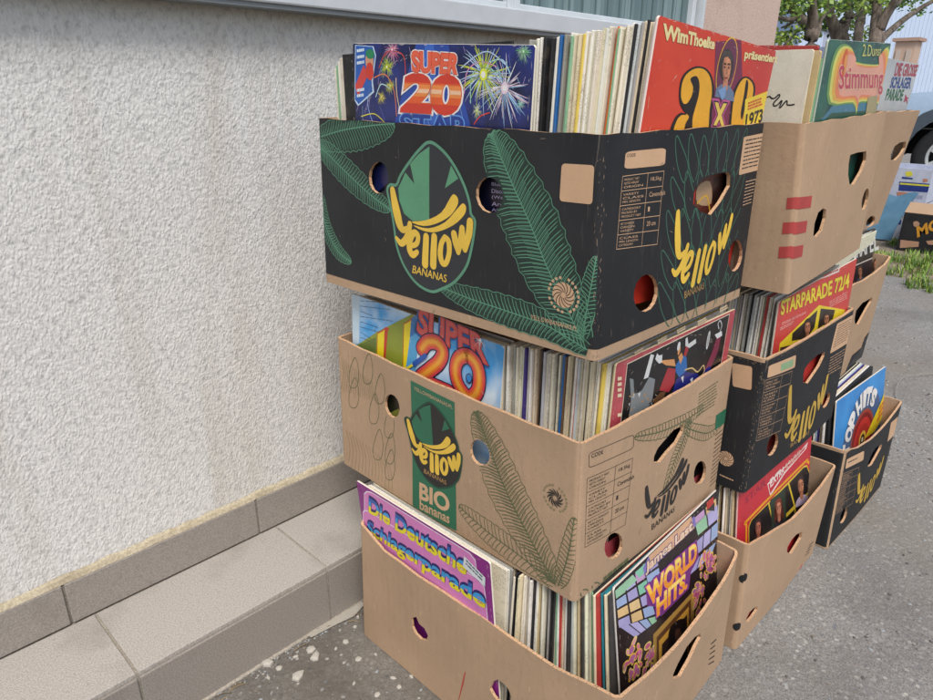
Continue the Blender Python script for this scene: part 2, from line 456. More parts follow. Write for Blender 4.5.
def leaf(f, axis, w, n, line, fill=None, layer=2, lw=.0007, skew=.35, side=1.0):
    """axis: tip to base in face metres"""
    ax = smooth(axis, 6); N = len(ax); L = []; R = []
    def at(u):
        i = min(N-2, int(u*(N-1))); t = u*(N-1)-i
        return (ax[i][0]+(ax[i+1][0]-ax[i][0])*t, ax[i][1]+(ax[i+1][1]-ax[i][1])*t)
    def nrm(u):
        a, b = at(max(0, u-.02)), at(min(1, u+.02)); dx, dy = b[0]-a[0], b[1]-a[1]; l = math.hypot(dx, dy) or 1; return (-dy/l, dx/l), (dx/l, dy/l)
    def hw(u): return w*math.sin(math.pi*min(1, u*.92+.02))**.6*(1+.05*math.sin(u*90))
    M = 40
    for k in range(M+1):
        u = k/M; (nx, ny), _ = nrm(u); p = at(u); h = hw(u) if k else 0
        L.append((p[0]+nx*h, p[1]+ny*h)); R.append((p[0]-nx*h*side, p[1]-ny*h*side))
    if fill: f.fill(L+R[::-1], fill, layer)
    f.stroke(L, lw*1.3, line, layer+1); f.stroke(R, lw*1.3, line, layer+1); f.stroke(ax, lw*2, line, layer+1)
    for k in range(1, n):
        u = k/n; p = at(u)
        for sg, sc in ((1, 1), (-1, side)):
            u2 = max(0.0, u-skew*w*.9/max(.05, math.hypot(ax[0][0]-ax[-1][0], ax[0][1]-ax[-1][1]))-random.random()*.01)
            (nx, ny), _ = nrm(u2); q = at(u2); h = hw(u2)*(.9+.08*random.random())*sc*sg
            e = (q[0]+nx*h, q[1]+ny*h); mid = ((p[0]*.5+e[0]*.5)-_[0]*w*.05, (p[1]+e[1])*.5-_[1]*w*.05)
            f.stroke(smooth([p, mid, e], 3), [lw*1.4]*6+[lw*.4], line, layer+1)
            if n > 24: f.stroke([(p[0]+.0012, p[1]-.001), (mid[0]+.0012, mid[1]-.001)], lw*.7, line, layer+1)

# the wordmark, traced in the plane of the box front (source frame 412 x 700)
LZ = Z(385, 130, 4.12)
LOGO = dict(
 egg=[(185,50),(240,85),(290,150),(330,230),(352,300),(358,345),(375,375),(370,430),(362,480),(340,560),(290,625),(235,655),(190,665),(130,630),(80,560),(50,480),(38,400),(25,320),(10,250),(22,226),(48,226),(65,188),(100,135),(140,85)],
 green=[(185,68),(185,372),(115,375),(80,345),(60,290),(55,240),(72,205),(85,175),(123,222),(105,140),(140,100)],
 spike=[(275,145),(305,200),(250,240)],
 b1=[(110,378),(170,372),(235,340),(275,275),(290,265),(305,285),(300,315),(270,355),(215,385),(160,395)],
 b2=[(118,392),(180,405),(250,380),(305,320),(325,302),(338,318),(330,350),(285,392),(215,420),(160,415)],
 strokes=[([(32,248),(41,300),(52,350),(62,390),(76,411),(92,404)],[19,26,29,25,18,12]),([(104,388),(98,422),(86,452),(67,466),(48,444)],[17,19,20,18,10]),
  ([(108,478),(132,468),(138,436),(121,424),(104,455),(103,492),(116,514),(134,503)],[13,15,16,18,20,20,18,14]),
  ([(172,440),(169,500),(167,552)],[20,22,23]),([(206,440),(203,500),(201,556)],[20,22,23]),
  ([(250,440),(235,470),(231,515),(240,548),(256,545),(268,505),(266,460),(250,440)],[13,16,18,16,15,16,17,13]),
  ([(288,428),(296,465),(306,500)],[19,20,15]),([(322,405),(316,455),(306,503)],[17,18,14]),([(322,405),(326,450),(332,488)],[16,18,15]),([(355,378),(350,430),(334,492)],[20,20,15])],
 ban=[(118,557),(258,597),(256,628),(114,588)])
LREF = [(32,245),(362,370),(118,557),(258,628),(185,50),(190,665)]
def logo(f, dst, col, src=LREF, egg=None, green=None, dark=None, bananas=True, word=None):
    """dst: photo positions on face f of the reference points src"""
    S = ST1.P(LZ(src)); A = affine(S, f.P(dst))
    T = lambda pts: [A(p) for p in ST1.P(LZ(pts))]
    u = ST1.P(LZ([(100,400),(110,400)])); a, b = A(u[0]), A(u[1]); k = math.hypot(a[0]-b[0], a[1]-b[1])/10
    if egg:
        loop = smooth(T(LOGO['egg']), 4, True)
        f.fill(loop, dark, 4); f.stroke(loop+[loop[0]], 8*k, egg, 6)
        f.fill(T(LOGO['green']), green, 6); f.fill(T(LOGO['spike']), green, 6)
    if bananas:
        for q in ('b1', 'b2'): f.fill(smooth(T(LOGO[q]), 3, True), col, 7)
    for pts, w in LOGO['strokes']:
        P = smooth(T(pts), 5); W = [x[0] for x in smooth([(a_, 0) for a_ in w], 5)]
        f.stroke(P, [x*k*(1.08 if egg else .88) for x in W], col, 8, True)
    if word: f.text('BANANAS', T(LOGO['ban']), word, 8, .008)
def pline(f, pts, w, mat, layer=3, sm=4, closed=False):
    P = f.P(pts); P = smooth(P, sm, closed) if sm > 1 else P
    if closed: P.append(P[0])
    f.stroke(P, w, mat, layer)
def lerp(a, b, t): return (a[0]+(b[0]-a[0])*t, a[1]+(b[1]-a[1])*t)
def quadpt(q, u, v):
    return lerp(lerp(q[0], q[1], u), lerp(q[3], q[2], u), v)
WORDS = ['PRODUCT NET', 'NETTO WEIGHT', 'ORIGIN', 'VARIETY', 'CLASS', 'MIN. LENGTH', 'CATEGORY', 'PACKED BY']
def table(f, q, mat, rows=5, lw=.0007, vals=('18,5kg', 'Cavendish', '1', '20 cm', '')):
    q = f.P(q); P = lambda u, v: quadpt(q, u, v)
    for v in [k/rows for k in range(rows+1)]: f.stroke([P(0, v), P(1, v)], lw, mat, 3)
    for u in (0, .6, 1): f.stroke([P(u, 0), P(u, 1)], lw, mat, 3)
    for r in range(rows):
        for j in range(3):
            v = (r+.18+.25*j)/rows; e = .35+.2*random.random()
            w = WORDS[(r*3+j) % 8]
            f.text(w, [P(.05, v), P(e, v), P(e, v+.15/rows), P(.05, v+.15/rows)], mat, 3, .0)
        if vals[r]: f.text(vals[r], [P(.68, (r+.3)/rows), P(.68+.045*len(vals[r]), (r+.3)/rows), P(.68+.045*len(vals[r]), (r+.62)/rows), P(.68, (r+.62)/rows)], mat, 3)
def lines(f, q, n, mat, layer=3, h=.45, seed=1):
    """blocks of type too small to read"""
    rg = random.Random(seed); q = f.P(q)
    for k in range(n):
        u = 0
        while u < .9:
            e = min(.98, u+.08+.2*rg.random()); P = lambda a, b: quadpt(q, a, b)
            f.poly([P(u, k/n), P(e, k/n), P(e, (k+h)/n), P(u, (k+h)/n)], mat, layer); u = e+.03
        if rg.random() < .2: pass
def rrect(f, q, mat, layer=2, r=.12, px=True, outline=None):
    q = f.P(q) if px else q; pts = []
    for (cu_, cv_, a0) in ((1-r, r, -90), (1-r, 1-r, 0), (r, 1-r, 90), (r, r, 180)):
        for k in range(4):
            a = math.radians(a0+30*k); pts.append(quadpt(q, cu_+r*math.cos(a), cv_+r*math.sin(a)))
    if mat: f.fill(pts, mat, layer)
    if outline: f.stroke(pts+[pts[0]], outline[1], outline[0], layer+1)
def swirl(f, c, r, disc, dark, layer=4, ring=True):
    c = f.inv(*c)
    if disc: f.ell(c, r*.98, r*.98, disc, layer, n=28)
    for k in range(12):
        a = 2*math.pi*k/12; pts = []
        for i in range(7):
            q = .22*r+.75*r*i/6; t = a+.9*(i/6)**1.1; pts.append((c[0]+q*math.cos(t), c[1]+q*math.sin(t)))
        f.stroke(pts, [(.02+.16*math.sin(math.pi*i/6))*r if not disc else .07*r for i in range(7)], dark, layer+1)
    if ring:
        for k in range(22):
            if k % 6 == 5: continue
            a = 2*math.pi*k/22; p = lambda q, b: (c[0]+q*math.cos(a+b), c[1]+q*math.sin(a+b))
            f.poly([p(1.22*r, 0), p(1.22*r, .17), p(1.42*r, .17), p(1.42*r, 0)], ring, layer)

SCUFF = ink('8d7a68', .9); K = kraft(); BP = black_print()
G_DK, G_LN = ink('1f332b', .6), ink('5f9678', .6)
YEL = ink('eec549', .55); TAN = ink('cfa985', .8, wear=.08); GRN = ink('5d9a74', .6); BGRN = ink('2e6e50', .6)
KG = ink('5b6442', .8, wear=.05); KB = ink('2d2a28', .7); KLINE = ink('8b7f5c', .85, wear=.05)
OR_T = ink('b08a55', .7)
from math import radians

BOX = dict(
 F1=dict(A0=(-.0022,-.0946,.6468),B0=(.0046,-.5994,.6512),C0=(.3998,-.5943,.6442),A1=(.0031,-.0967,.891),B1=(-.0008,-.5911,.89),C1=(.4003,-.5904,.8909)),
 F2=dict(A0=(.0099,-.0913,.3117),B0=(.0069,-.596,.3142),C0=(.4007,-.6044,.311),A1=(.0126,-.0942,.5483),B1=(.0014,-.5918,.5457),C1=(.4025,-.599,.5458)),
 F3=dict(A0=(-.0255,-.1709,.002),B0=(-.017,-.6773,.002),C0=(.3837,-.6693,.002),A1=(-.0213,-.1754,.2424),B1=(-.0153,-.6849,.2356),C1=(.3767,-.6658,.231)),
 S1=dict(A0=(.4203,-.1413,.6567),B0=(.4269,-.6516,.6522),C0=(.8261,-.6371,.660),A1=(.4203,-.1413,.8941),B1=(.4225,-.6348,.8907),C1=(.8241,-.634,.9014)),
 S2=dict(A0=(.4207,-.1459,.3139),B0=(.412,-.6449,.3135),C0=(.8156,-.6561,.3191),A1=(.4207,-.1459,.5512),B1=(.4116,-.6436,.5508),C1=(.8118,-.6537,.5477)),
 S3=dict(A0=(.4149,-.1753,.002),B0=(.4138,-.6778,.002),C0=(.807,-.6802,.002),A1=(.4149,-.1753,.2298),B1=(.4047,-.6704,.2279),C1=(.8036,-.6864,.22)),
 T1=dict(A0=(.850,-.1039,.6596),B0=(.850,-.583,.6546),C0=(1.178,-.580,.6546),A1=(.850,-.1039,.897),B1=(.850,-.6035,.898),C1=(1.2039,-.6048,.8967)),
 T2=dict(A0=(.836,-.11,.323),B0=(.836,-.604,.323),C0=(1.22,-.600,.323),A1=(.834,-.11,.565),B1=(.834,-.610,.562),C1=(1.22,-.611,.575)),
 T3=dict(A0=(.836,-.1976,.002),B0=(.832,-.6985,.002),C0=(1.1984,-.7103,.002),A1=(.836,-.1976,.2383),B1=(.830,-.6901,.2427),C1=(1.2031,-.7091,.2388)))
def ov(cx, cy, rx, ry, rot=0, n=14):
    r = radians(rot)
    return [(cx+rx*math.cos(t)*math.cos(r)-ry*math.sin(t)*math.sin(r), cy+rx*math.cos(t)*math.sin(r)+ry*math.sin(t)*math.cos(r)) for t in [2*math.pi*k/n for k in range(n)]]
z1, z4, z3 = Z(310,20,3.11), Z(310,170,3.11), Z(590,110,2.8)
z6, z8, z7 = Z(330,330,2.5), Z(560,380,2.917), Z(500,280,3.5)
zb, zt, zs = Z(350,460,2.917), Z(470,480,3.18), Z(740,90,4.12)
z15, z05, z00 = Z(715,240,4.375), Z(705,320,3.89), Z(700,420,3.18)
z81 = Z(810,380,3.886)

# ---- F1: black box, top of the front stack
R1 = make_box('black printed banana box with yellow lettering, topmost of the stack nearest the camera', BOX['F1'],
  dict(front=[ov(378.5,177.6,9.8,16), ov(490,195,13.5,18,-8)],
       end=[ov(645.4,293,12,19,10), ov(735.7,255.7,6.8,16,8), z3([(318,190),(345,180),(385,174),(392,182),(392,212),(365,258),(337,294),(310,285),(288,264),(290,232),(300,210)])]), bulge=.003)
FX = R1[2]; ST1 = FX["front"]; E1 = FX["end"]
def rect(f, a, b, c, d): return [(a, c), (b, c), (b, d), (a, d)]
for f in FX.values(): f.fill([(c_, .0135) for c_ in f.columns]+[(c_, f.topf(c_)-.0022) for c_ in reversed(f.columns)], BP, 1)
f = ST1
leaf(f, f.P(z1([(565,352),(592,420),(640,530),(690,640)])+z4([(735,290),(790,410),(850,535)])), .040, 58, G_LN, G_DK, 2)
leaf(f, f.P(z4([(405,362),(500,400),(620,440),(740,485),(865,560)])), .020, 40, G_LN, G_DK, 2)
leaf(f, f.P(z4([(893,270),(880,340),(862,430),(850,520)])), .012, 22, G_LN, G_DK, 2)
leaf(f, f.P(z1([(262,322),(180,330),(95,345),(15,370)])), .030, 34, G_LN, G_DK, 2, side=.7)
leaf(f, f.P(z1([(250,590),(190,545),(120,480),(60,420),(25,390)])), .020, 40, G_LN, G_DK, 2)
leaf(f, f.P([(352,262),(338,250),(326,225),(322,195)]), .014, 30, G_LN, G_DK, 2)
DKE = ink('2f3136', .6)
logo(f, LZ(LREF), YEL, egg=G_LN, green=GRN, dark=DKE, word=YEL)
rrect(f, z1([(785,446),(886,452),(879,574),(778,563)]), TAN, 4, .1)
swirl(f, (564,295), .0150, TAN, KB, 4, ring=TAN)
f.textpx('YELLOWBANANAS.PL', z4([(690,448),(834,487),(832,501),(688,462)]), TAN, 6)
f = E1
def banana_flower(f, q, mat, lw=.0014, seed=3):
    """line drawing of upright banana hands in quad q"""
    rg = random.Random(seed); q = f.P(q)
    for row in range(5):
        for k in range(-3, 4):
            u = .5+k*.13+.03*rg.random(); v = .12+row*.2; h = .2+.05*rg.random(); w = .07; l = .05*k
            pts = [quadpt(q, u, v+h*.5), quadpt(q, u-w+l*.3, v+h*.1), quadpt(q, u-w*.5+l, v-h*.4), quadpt(q, u+l*1.2, v-h*.6), quadpt(q, u+w*.6+l, v-h*.4), quadpt(q, u+w+l*.3, v+h*.1)]
            f.stroke(smooth(pts, 4, True), lw, mat, 2)
DG = ink('3f7059', .6)
banana_flower(f, z3([(255,80),(425,60),(395,560),(190,590)]), DG)
rrect(f, z3([(100,117),(213,106),(210,155),(96,166)]), TAN, 4, .15); f.textpx('CODE', z3([(104,123),(128,121),(127,130),(103,132)]), KB, 6)
table(f, z3([(92,186),(208,171),(188,376),(73,390)]), TAN)
rrect(f, z3([(430,76),(488,64),(472,168),(416,183)]), TAN, 4, .06); lines(f, z3([(437,84),(482,75),(468,162),(424,174)]), 8, KB, 6, .3)
lines(f, z3([(438,200),(464,193),(452,265),(428,275)]), 8, TAN, 3, .25, 5)
logo(f, z3([(243,285),(402,292),(262,512),(318,505)]), YEL, src=[(32,245),(362,370),(118,557),(258,628)], bananas=False)
f.textpx('BANANAS', z3([(262,508),(318,482),(318,500),(262,528)]), OR_T, 6, .0)
finish_box(*R1, 75)

# ---- F2: kraft box with green print
R2 = make_box('brown kraft banana box with green panel and line drawings, middle of the nearest stack', BOX['F2'],
  dict(front=[ov(392,406,7.2,12,-12), ov(480,452.5,9.3,13.5,-18)],
       end=[ov(613,545.5,9,13.5,12), ov(699.5,472.5,6,12,10), z8([(362,130),(358,150),(340,182),(312,212),(290,240),(271,241),(273,222),(284,198),(305,174),(330,146)])]), bulge=.005)
FX = R2[2]; f = FX["front"]
leaf(f, f.P(z6([(366,203),(398,290),(440,400),(500,520),(565,640)])), .036, 52, KG, None, 1, .0008)
leaf(f, f.P(z6([(322,440),(390,500),(470,560),(560,630)])), .022, 24, KG, None, 1, .0007)
leaf(f, f.P(z6([(612,470),(600,540),(585,600),(570,640)])), .013, 18, KG, None, 1, .0008)
bf = random.Random(4)
for k in range(9):
    x, y = [(60,110),(95,100),(125,150),(110,200),(148,235),(120,290),(150,300),(60,160),(150,340)][k]
    P = [(x-10,y+30),(x-12,y),(x-2,y-35),(x+6,y-38),(x+12,y),(x+6,y+32)]
    pline(f, z6(P), .001, KG, 1, 4, True)
for k in range(16): pline(f, z6([(30+k*5,70+k*4),(34+k*5,110+k*3),(28+k*6,150+k*2)]), .0008, KLINE, 1)
for k in range(14): pline(f, z6([(40+k*8,250+k*6),(50+k*8,300+k*5),(38+k*9,372+k*3)]), .0008, KLINE, 1)
f.fill(f.P(z6([(203,125),(313,180),(316,502),(207,451)])), BGRN, 2)
f.textpx('YELLOWBANANAS.PL', z6([(212,140),(308,188),(308,197),(212,149)]), TAN, 4)
zl2 = Z(395,370,4.12)
logo(f, zl2([(52,205),(264,345),(112,405),(205,470),(155,135),(190,488)]), YEL, egg=ink('1e4a37', .6), green=BGRN, dark=KB, word=OR_T)
f.textpx('BIO', zl2([(103,465),(222,520),(222,588),(103,528)]), TAN, 4, .035)
f.textpx('bananas', zl2([(103,532),(224,594),(224,632),(103,572)]), TAN, 4, .02)
swirl(f, (555,498), .0135, None, KB, 3, ring=KLINE)
f = FX["end"]
rrect(f, z8([(83,212),(212,157),(212,197),(83,256)]), None, 3, .12, outline=(KB, .0007)); f.textpx('CODE', z8([(90,215),(123,202),(123,213),(90,227)]), KB, 4)
table(f, z8([(78,287),(210,226),(188,420),(71,487)]), KB, lw=.0006)
logo(f, z8([(252,312),(372,242),(266,412),(332,375)]), KB, src=[(32,245),(362,370),(118,560),(258,600)], bananas=True)
f.textpx('BANANAS', z8([(266,420),(333,366),(331,382),(266,437)]), KB, 6)
leaf(f, f.P(z8([(215,165),(290,150),(360,120),(420,80)])), .012, 24, KG, None, 1, .0008)
leaf(f, f.P(z8([(490,100),(440,150),(400,150),(350,130)])), .012, 20, KG, None, 1, .0008)
leaf(f, f.P(z8([(300,330),(330,240),(360,170),(380,110)])), .014, 24, KG, None, 1, .0008)
lines(f, z8([(405,40),(465,0),(455,75),(400,110)]), 8, KG, 3, .3, 8); lines(f, z8([(452,160),(490,130),(465,290),(435,320)]), 13, KB, 3, .2, 9)
f.fill(f.P(z8([(455,103),(487,80),(483,122),(451,146)])), BGRN, 3)
for c_ in ((72,622), (105,602)):
    for k in range(3):
        a = k*2.094; P = [(c_[0]+13*math.cos(a+d), c_[1]+13*math.sin(a+d)) for d in (0, .7, 1.3)]
        pline(f, z8(P), .0018, KG, 3, 2)
lines(f, z8([(125,575),(200,515),(200,545),(125,603)]), 2, KG, 3, .7, 3)
finish_box(*R2)

# ---- F3 plain box, front stack bottom
R3 = make_box('plain brown cardboard box with sagging rim on the asphalt, bottom of the nearest stack', BOX['F3'],
  dict(front=[zb([(178,462),(192,458),(200,478),(216,492),(226,512),(222,528),(206,524),(190,508),(180,488)]), zb([(418,645),(432,640),(448,652),(462,668),(470,690),(466,712),(440,712),(420,690),(408,668)])],
       end=[zt([(732,488),(734,500),(718,530),(700,570),(668,625),(646,634),(645,618),(660,585),(690,530),(715,500)])]),
  dict(front=[(384,551),(418.6,577),(487,621),(550,665)], end=zt([(600,590),(700,480),(800,335),(840,265)])), bulge=.007)
f = R3[2]['front']; f.stroke(f.P(zb([(336,618),(330,650),(318,700)])), [.002, .003, .001], ink('b4483a', .8), 1)
f = R3[2]['end']; lines(f, zt([(768,520),(785,505),(775,590),(757,600)]), 5, KB, 1, .25, 5)
finish_box(*R3)

# ---- S1 brown with red bars
R4 = make_box('tall plain brown cardboard box with three red corner bars, top of the second stack', BOX['S1'],
  dict(end=[zs([(452,268),(480,258),(519,252),(517,290),(500,335),(466,392),(450,388),(444,350),(446,300)]), zs([(345,487),(358,495),(355,530),(340,580),(318,606),(305,600),(310,550),(325,505)]), zs(ov(515,450,12,46,12))]), bulge=.005)
RED = ink('b0433f', .8)
for y0_, x0_, xc, x1_ in ((440,195,240,298), (542,178,232,279), (642,162,222,263)):
    a = R4[2]['front']; a.fill(a.P(zs([(x0_, y0_+4), (xc, y0_+2)]))+[(a.L, a.inv(*zs([(xc, y0_+2)])[0])[1]), (a.L, a.inv(*zs([(xc, y0_+50)])[0])[1])]+a.P(zs([(xc-3, y0_+50), (x0_-5, y0_+51)])), RED, 2)
    b = R4[2]['end']; b.fill([(0, b.inv(*zs([(xc, y0_+2)])[0])[1])]+b.P(zs([(x1_, y0_-4), (x1_-6, y0_+44)]))+[(0, b.inv(*zs([(xc, y0_+50)])[0])[1])], RED, 2)
finish_box(*R4)

# ---- S2 black
R5 = make_box('scuffed black banana box with yellow lettering, middle of the second stack', BOX['S2'],
  dict(end=[z05([(468,124),(466,140),(448,178),(425,212),(400,247),(381,243),(381,215),(387,188),(410,160),(440,135)]), z05(ov(262,484,20,46,16)), z05(ov(470,312,11,32,22))]), bulge=.004)
for f in R5[2].values(): f.fill([(c_, .0) for c_ in f.columns]+[(c_, f.topf(c_)-.002) for c_ in reversed(f.columns)], BP, 1)
f = R5[2]['front']
rrect(f, z05([(104,167),(184,182),(181,273),(107,258)]), TAN, 4, .1); swirl(f, (726,458.5), .0135, TAN, KB, 4, ring=None); lines(f, z05([(58,598),(112,622),(112,632),(58,608)]), 1, TAN, 3)
f = R5[2]['end']
rrect(f, z05([(247,178),(350,134),(345,183),(240,226)]), TAN, 4, .08); rrect(f, z05([(292,170),(340,150),(337,178),(289,198)]), ink('8fae84', .7), 6, .1)
table(f, z05([(233,235),(335,197),(291,430),(197,470)]), TAN, lw=.0006, vals=('', '', '', '', ''))
logo(f, z05([(325,265),(480,205),(322,445),(405,425)]), ink('c9a545', .6), src=[(32,245),(362,370),(66,470),(258,560)], bananas=False)
f.textpx('BANANAS', z05([(332,480),(402,425),(400,440),(331,496)]), OR_T, 6)
rrect(f, z15([(534,366),(610,322),(582,448),(503,498)]), TAN, 4, .05); lines(f, z15([(540,375),(600,340),(576,440),(513,480)]), 9, KB, 6, .25, 4)
lines(f, z15([(505,515),(575,470),(560,560),(490,600)]), 7, TAN, 3, .2, 6)
finish_box(*R5, 120)

# ---- S3 plain
R6 = make_box('pale plain brown box with two black plugs near its corner, bottom of the second stack', BOX['S3'],
  dict(end=[z00([(326,354),(322,375),(308,398),(290,425),(276,420),(278,404),(290,382),(306,364)]), z00([(184,592),(182,604),(168,626),(152,644),(147,634),(158,612),(172,598)])]),
  dict(end=z00([(240,352),(300,312),(345,262),(392,207)])), bulge=.005)
f = R6[2]['end']; lines(f, z00([(348,398),(362,385),(345,430),(331,440)]), 4, KB, 1, .3, 5)
BLK = ink('141416', .7)
for c_, r_ in (((741.5,578.8), .0085), ((733.5,626), .0085)):
    f = R6[2]['front']; p = f.inv(*c_); f.holes = []; f.ell((f.L-.0006, p[1]), r_, r_, BLK, 3)
    f = R6[2]['end']; f.ell((.0006, p[1]), r_, r_, BLK, 3)
finish_box(*R6)

# ---- T1, T2, T3
R7 = make_box('plain brown cardboard box leaning slightly, top of the farthest stack', BOX['T1'],
  dict(end=[zs([(684,212),(680,238),(662,268),(640,290),(619,290),(622,265),(636,232),(658,216)]), zs(ov(651,392,12,36,18)), zs(ov(538,542,15,26,32))]), bulge=.003)
finish_box(*R7)
R8 = make_box('brown box with a torn black patch at its far end, middle of the farthest stack', BOX['T2'],
  dict(end=[z15([(690,250),(686,268),(665,302),(628,372),(614,366),(612,345),(618,310),(645,275)])]),
  dict(end=z15([(660,172),(712,135),(745,108)])), bulge=.006)
f = R8[2]['end']; f.fill(f.P(z15([(688,384),(680,450),(652,530),(560,600),(600,505),(640,470),(655,425)])), BP, 1)
finish_box(*R8)
R9 = make_box('black banana box with pale inside standing on the asphalt, bottom of the farthest stack', BOX['T3'],
  dict(end=[z81([(280,248),(276,264),(262,290),(240,330),(224,338),(226,320),(238,290),(256,262)]), z81(ov(131,525,11,34,18))]),
  dict(end=z81([(190,262),(232,236),(272,200),(320,140)])), bulge=.006)
for nm, f in R9[2].items(): f.fill([(c_, .004) for c_ in f.columns if nm != 'end' or c_ > .008]+[(c_, f.topf(c_)-.002) for c_ in reversed(f.columns) if nm != 'end' or c_ > .008], BP, 1)
f = R9[2]['end']
rrect(f, z81([(142,308),(210,274),(206,310),(136,346)]), TAN, 4, .1); lines(f, z81([(148,318),(185,300),(183,308),(146,328)]), 1, KB, 6, .5)
table(f, z81([(126,365),(190,338),(165,478),(96,522)]), TAN, lw=.0006, vals=('', '', '', '', ''))
logo(f, z81([(190,368),(286,292),(182,470),(240,430)]), ink('c9a53f', .6), src=[(32,245),(362,370),(66,470),(258,560)], bananas=False)
rrect(f, z81([(313,165),(341,140),(326,213),(299,240)]), TAN, 4, .05)
finish_box(*R9, 40)
#PART2

# ------------------------------------------------------------------ record sleeves with covers
def cover(TL, TR, BL, base, label, th=.0034, edge='e9e2d0', group='record sleeves with their covers showing'):
    f = Flat(TL, TR, BL); f.th = th; m = f.mb; e = ink(edge, .6); L, H = f.L, f.H; r = .0025
    f.label = label; f.grp = group
    out = [(r, 0), (L-r, 0), (L, r), (L, H-r), (L-r, H), (r, H), (0, H-r), (0, r)]; n = len(out)
    fr = [f.map(*p) for p in out]; bk = [f.map(p[0], p[1], -th) for p in out]
    m.add(fr, [list(range(n))], base); m.add(bk, [list(range(n))[::-1]], e)
    # rounded fold at the spine side and thin open edges
    mid = [f.map(p[0]+(.0007 if p[0] > L/2 else -.0007)*(abs(p[0]-L/2) > L*.48), p[1]+(.0004 if p[1] > H*.5 else -.0004)*(abs(p[1]-H/2) > H*.48), -th/2) for p in out]
    for A, B in ((fr, mid), (mid, bk)):
        m.add(A+B, [[i, n+i, n+(i+1) % n, (i+1) % n] for i in range(n)], e)
    return f
def done(f):
    rg = random.Random(f.label); wm = ink('cbc2b4', .6)
    for k in range(150):      # rubbed ring and edges of a used sleeve
        if k < 60: a_ = rg.random()*6.283; rr = .148+rg.gauss(0, .0015); c_ = (f.L/2+rr*math.cos(a_), f.H/2+rr*math.sin(a_)); tt = a_+1.57
        elif k < 120:
            e = rg.randrange(3); u = rg.random(); d = abs(rg.gauss(0, .0012))+.0006; c_ = ((d, u*f.H), (f.L-d, u*f.H), (u*f.L, f.H-d))[e]; tt = (1.57, 1.57, 0)[e]
        else: c_ = (rg.random()*f.L, rg.random()*f.H); tt = rg.random()*3
        l = rg.uniform(.0008, .004); f.stroke([(c_[0]-l*math.cos(tt), c_[1]-l*math.sin(tt)), c_, (c_[0]+l*math.cos(tt+.1), c_[1]+l*math.sin(tt+.1))], [.00015, rg.uniform(.0003, .0008), .00015], wm, 36)
    o = f.mb.build('record_sleeve', None, f.map(f.L/2, 0, -f.th/2))
    meta(o, f.label, 'record sleeve', f.grp); return o
def quadfill(f, zq, mat, layer=2): f.fill(f.P(zq), mat, layer)
def otext(f, txt, q, layers, lay=3, **k):
    """layers: (bold, colour[, band]) from the outline inwards"""
    for i, l in enumerate(layers):
        f.textpx(txt, q, ink(l[1], .4), lay+i, l[0], band=l[2] if len(l) > 2 else None, shift=l[3] if len(l) > 3 else (0, 0), **k)
def burst(f, c, r, cols, n=34, layer=3, seed=0):
    rg = random.Random(seed)
    for k in range(n):
        a = rg.random()*6.283; q = r*(.35+.65*rg.random()); w = r*.022
        f.stroke([(c[0]+q*d_*math.cos(a+.12*d_), c[1]+q*d_*math.sin(a+.12*d_)-r*.1*d_*d_) for d_ in (.08, .3, .5, .7, .85, 1)], [w*1.8, w*1.3, w, w*.8, w*.6, w*.2], ink(rg.choice(cols), .35), layer)
    f.ell(c, r*.13, r*.15, ink(cols[0], .35), layer+1); f.ell(c, r*.07, r*.08, ink('f6f6ee', .35), layer+2)
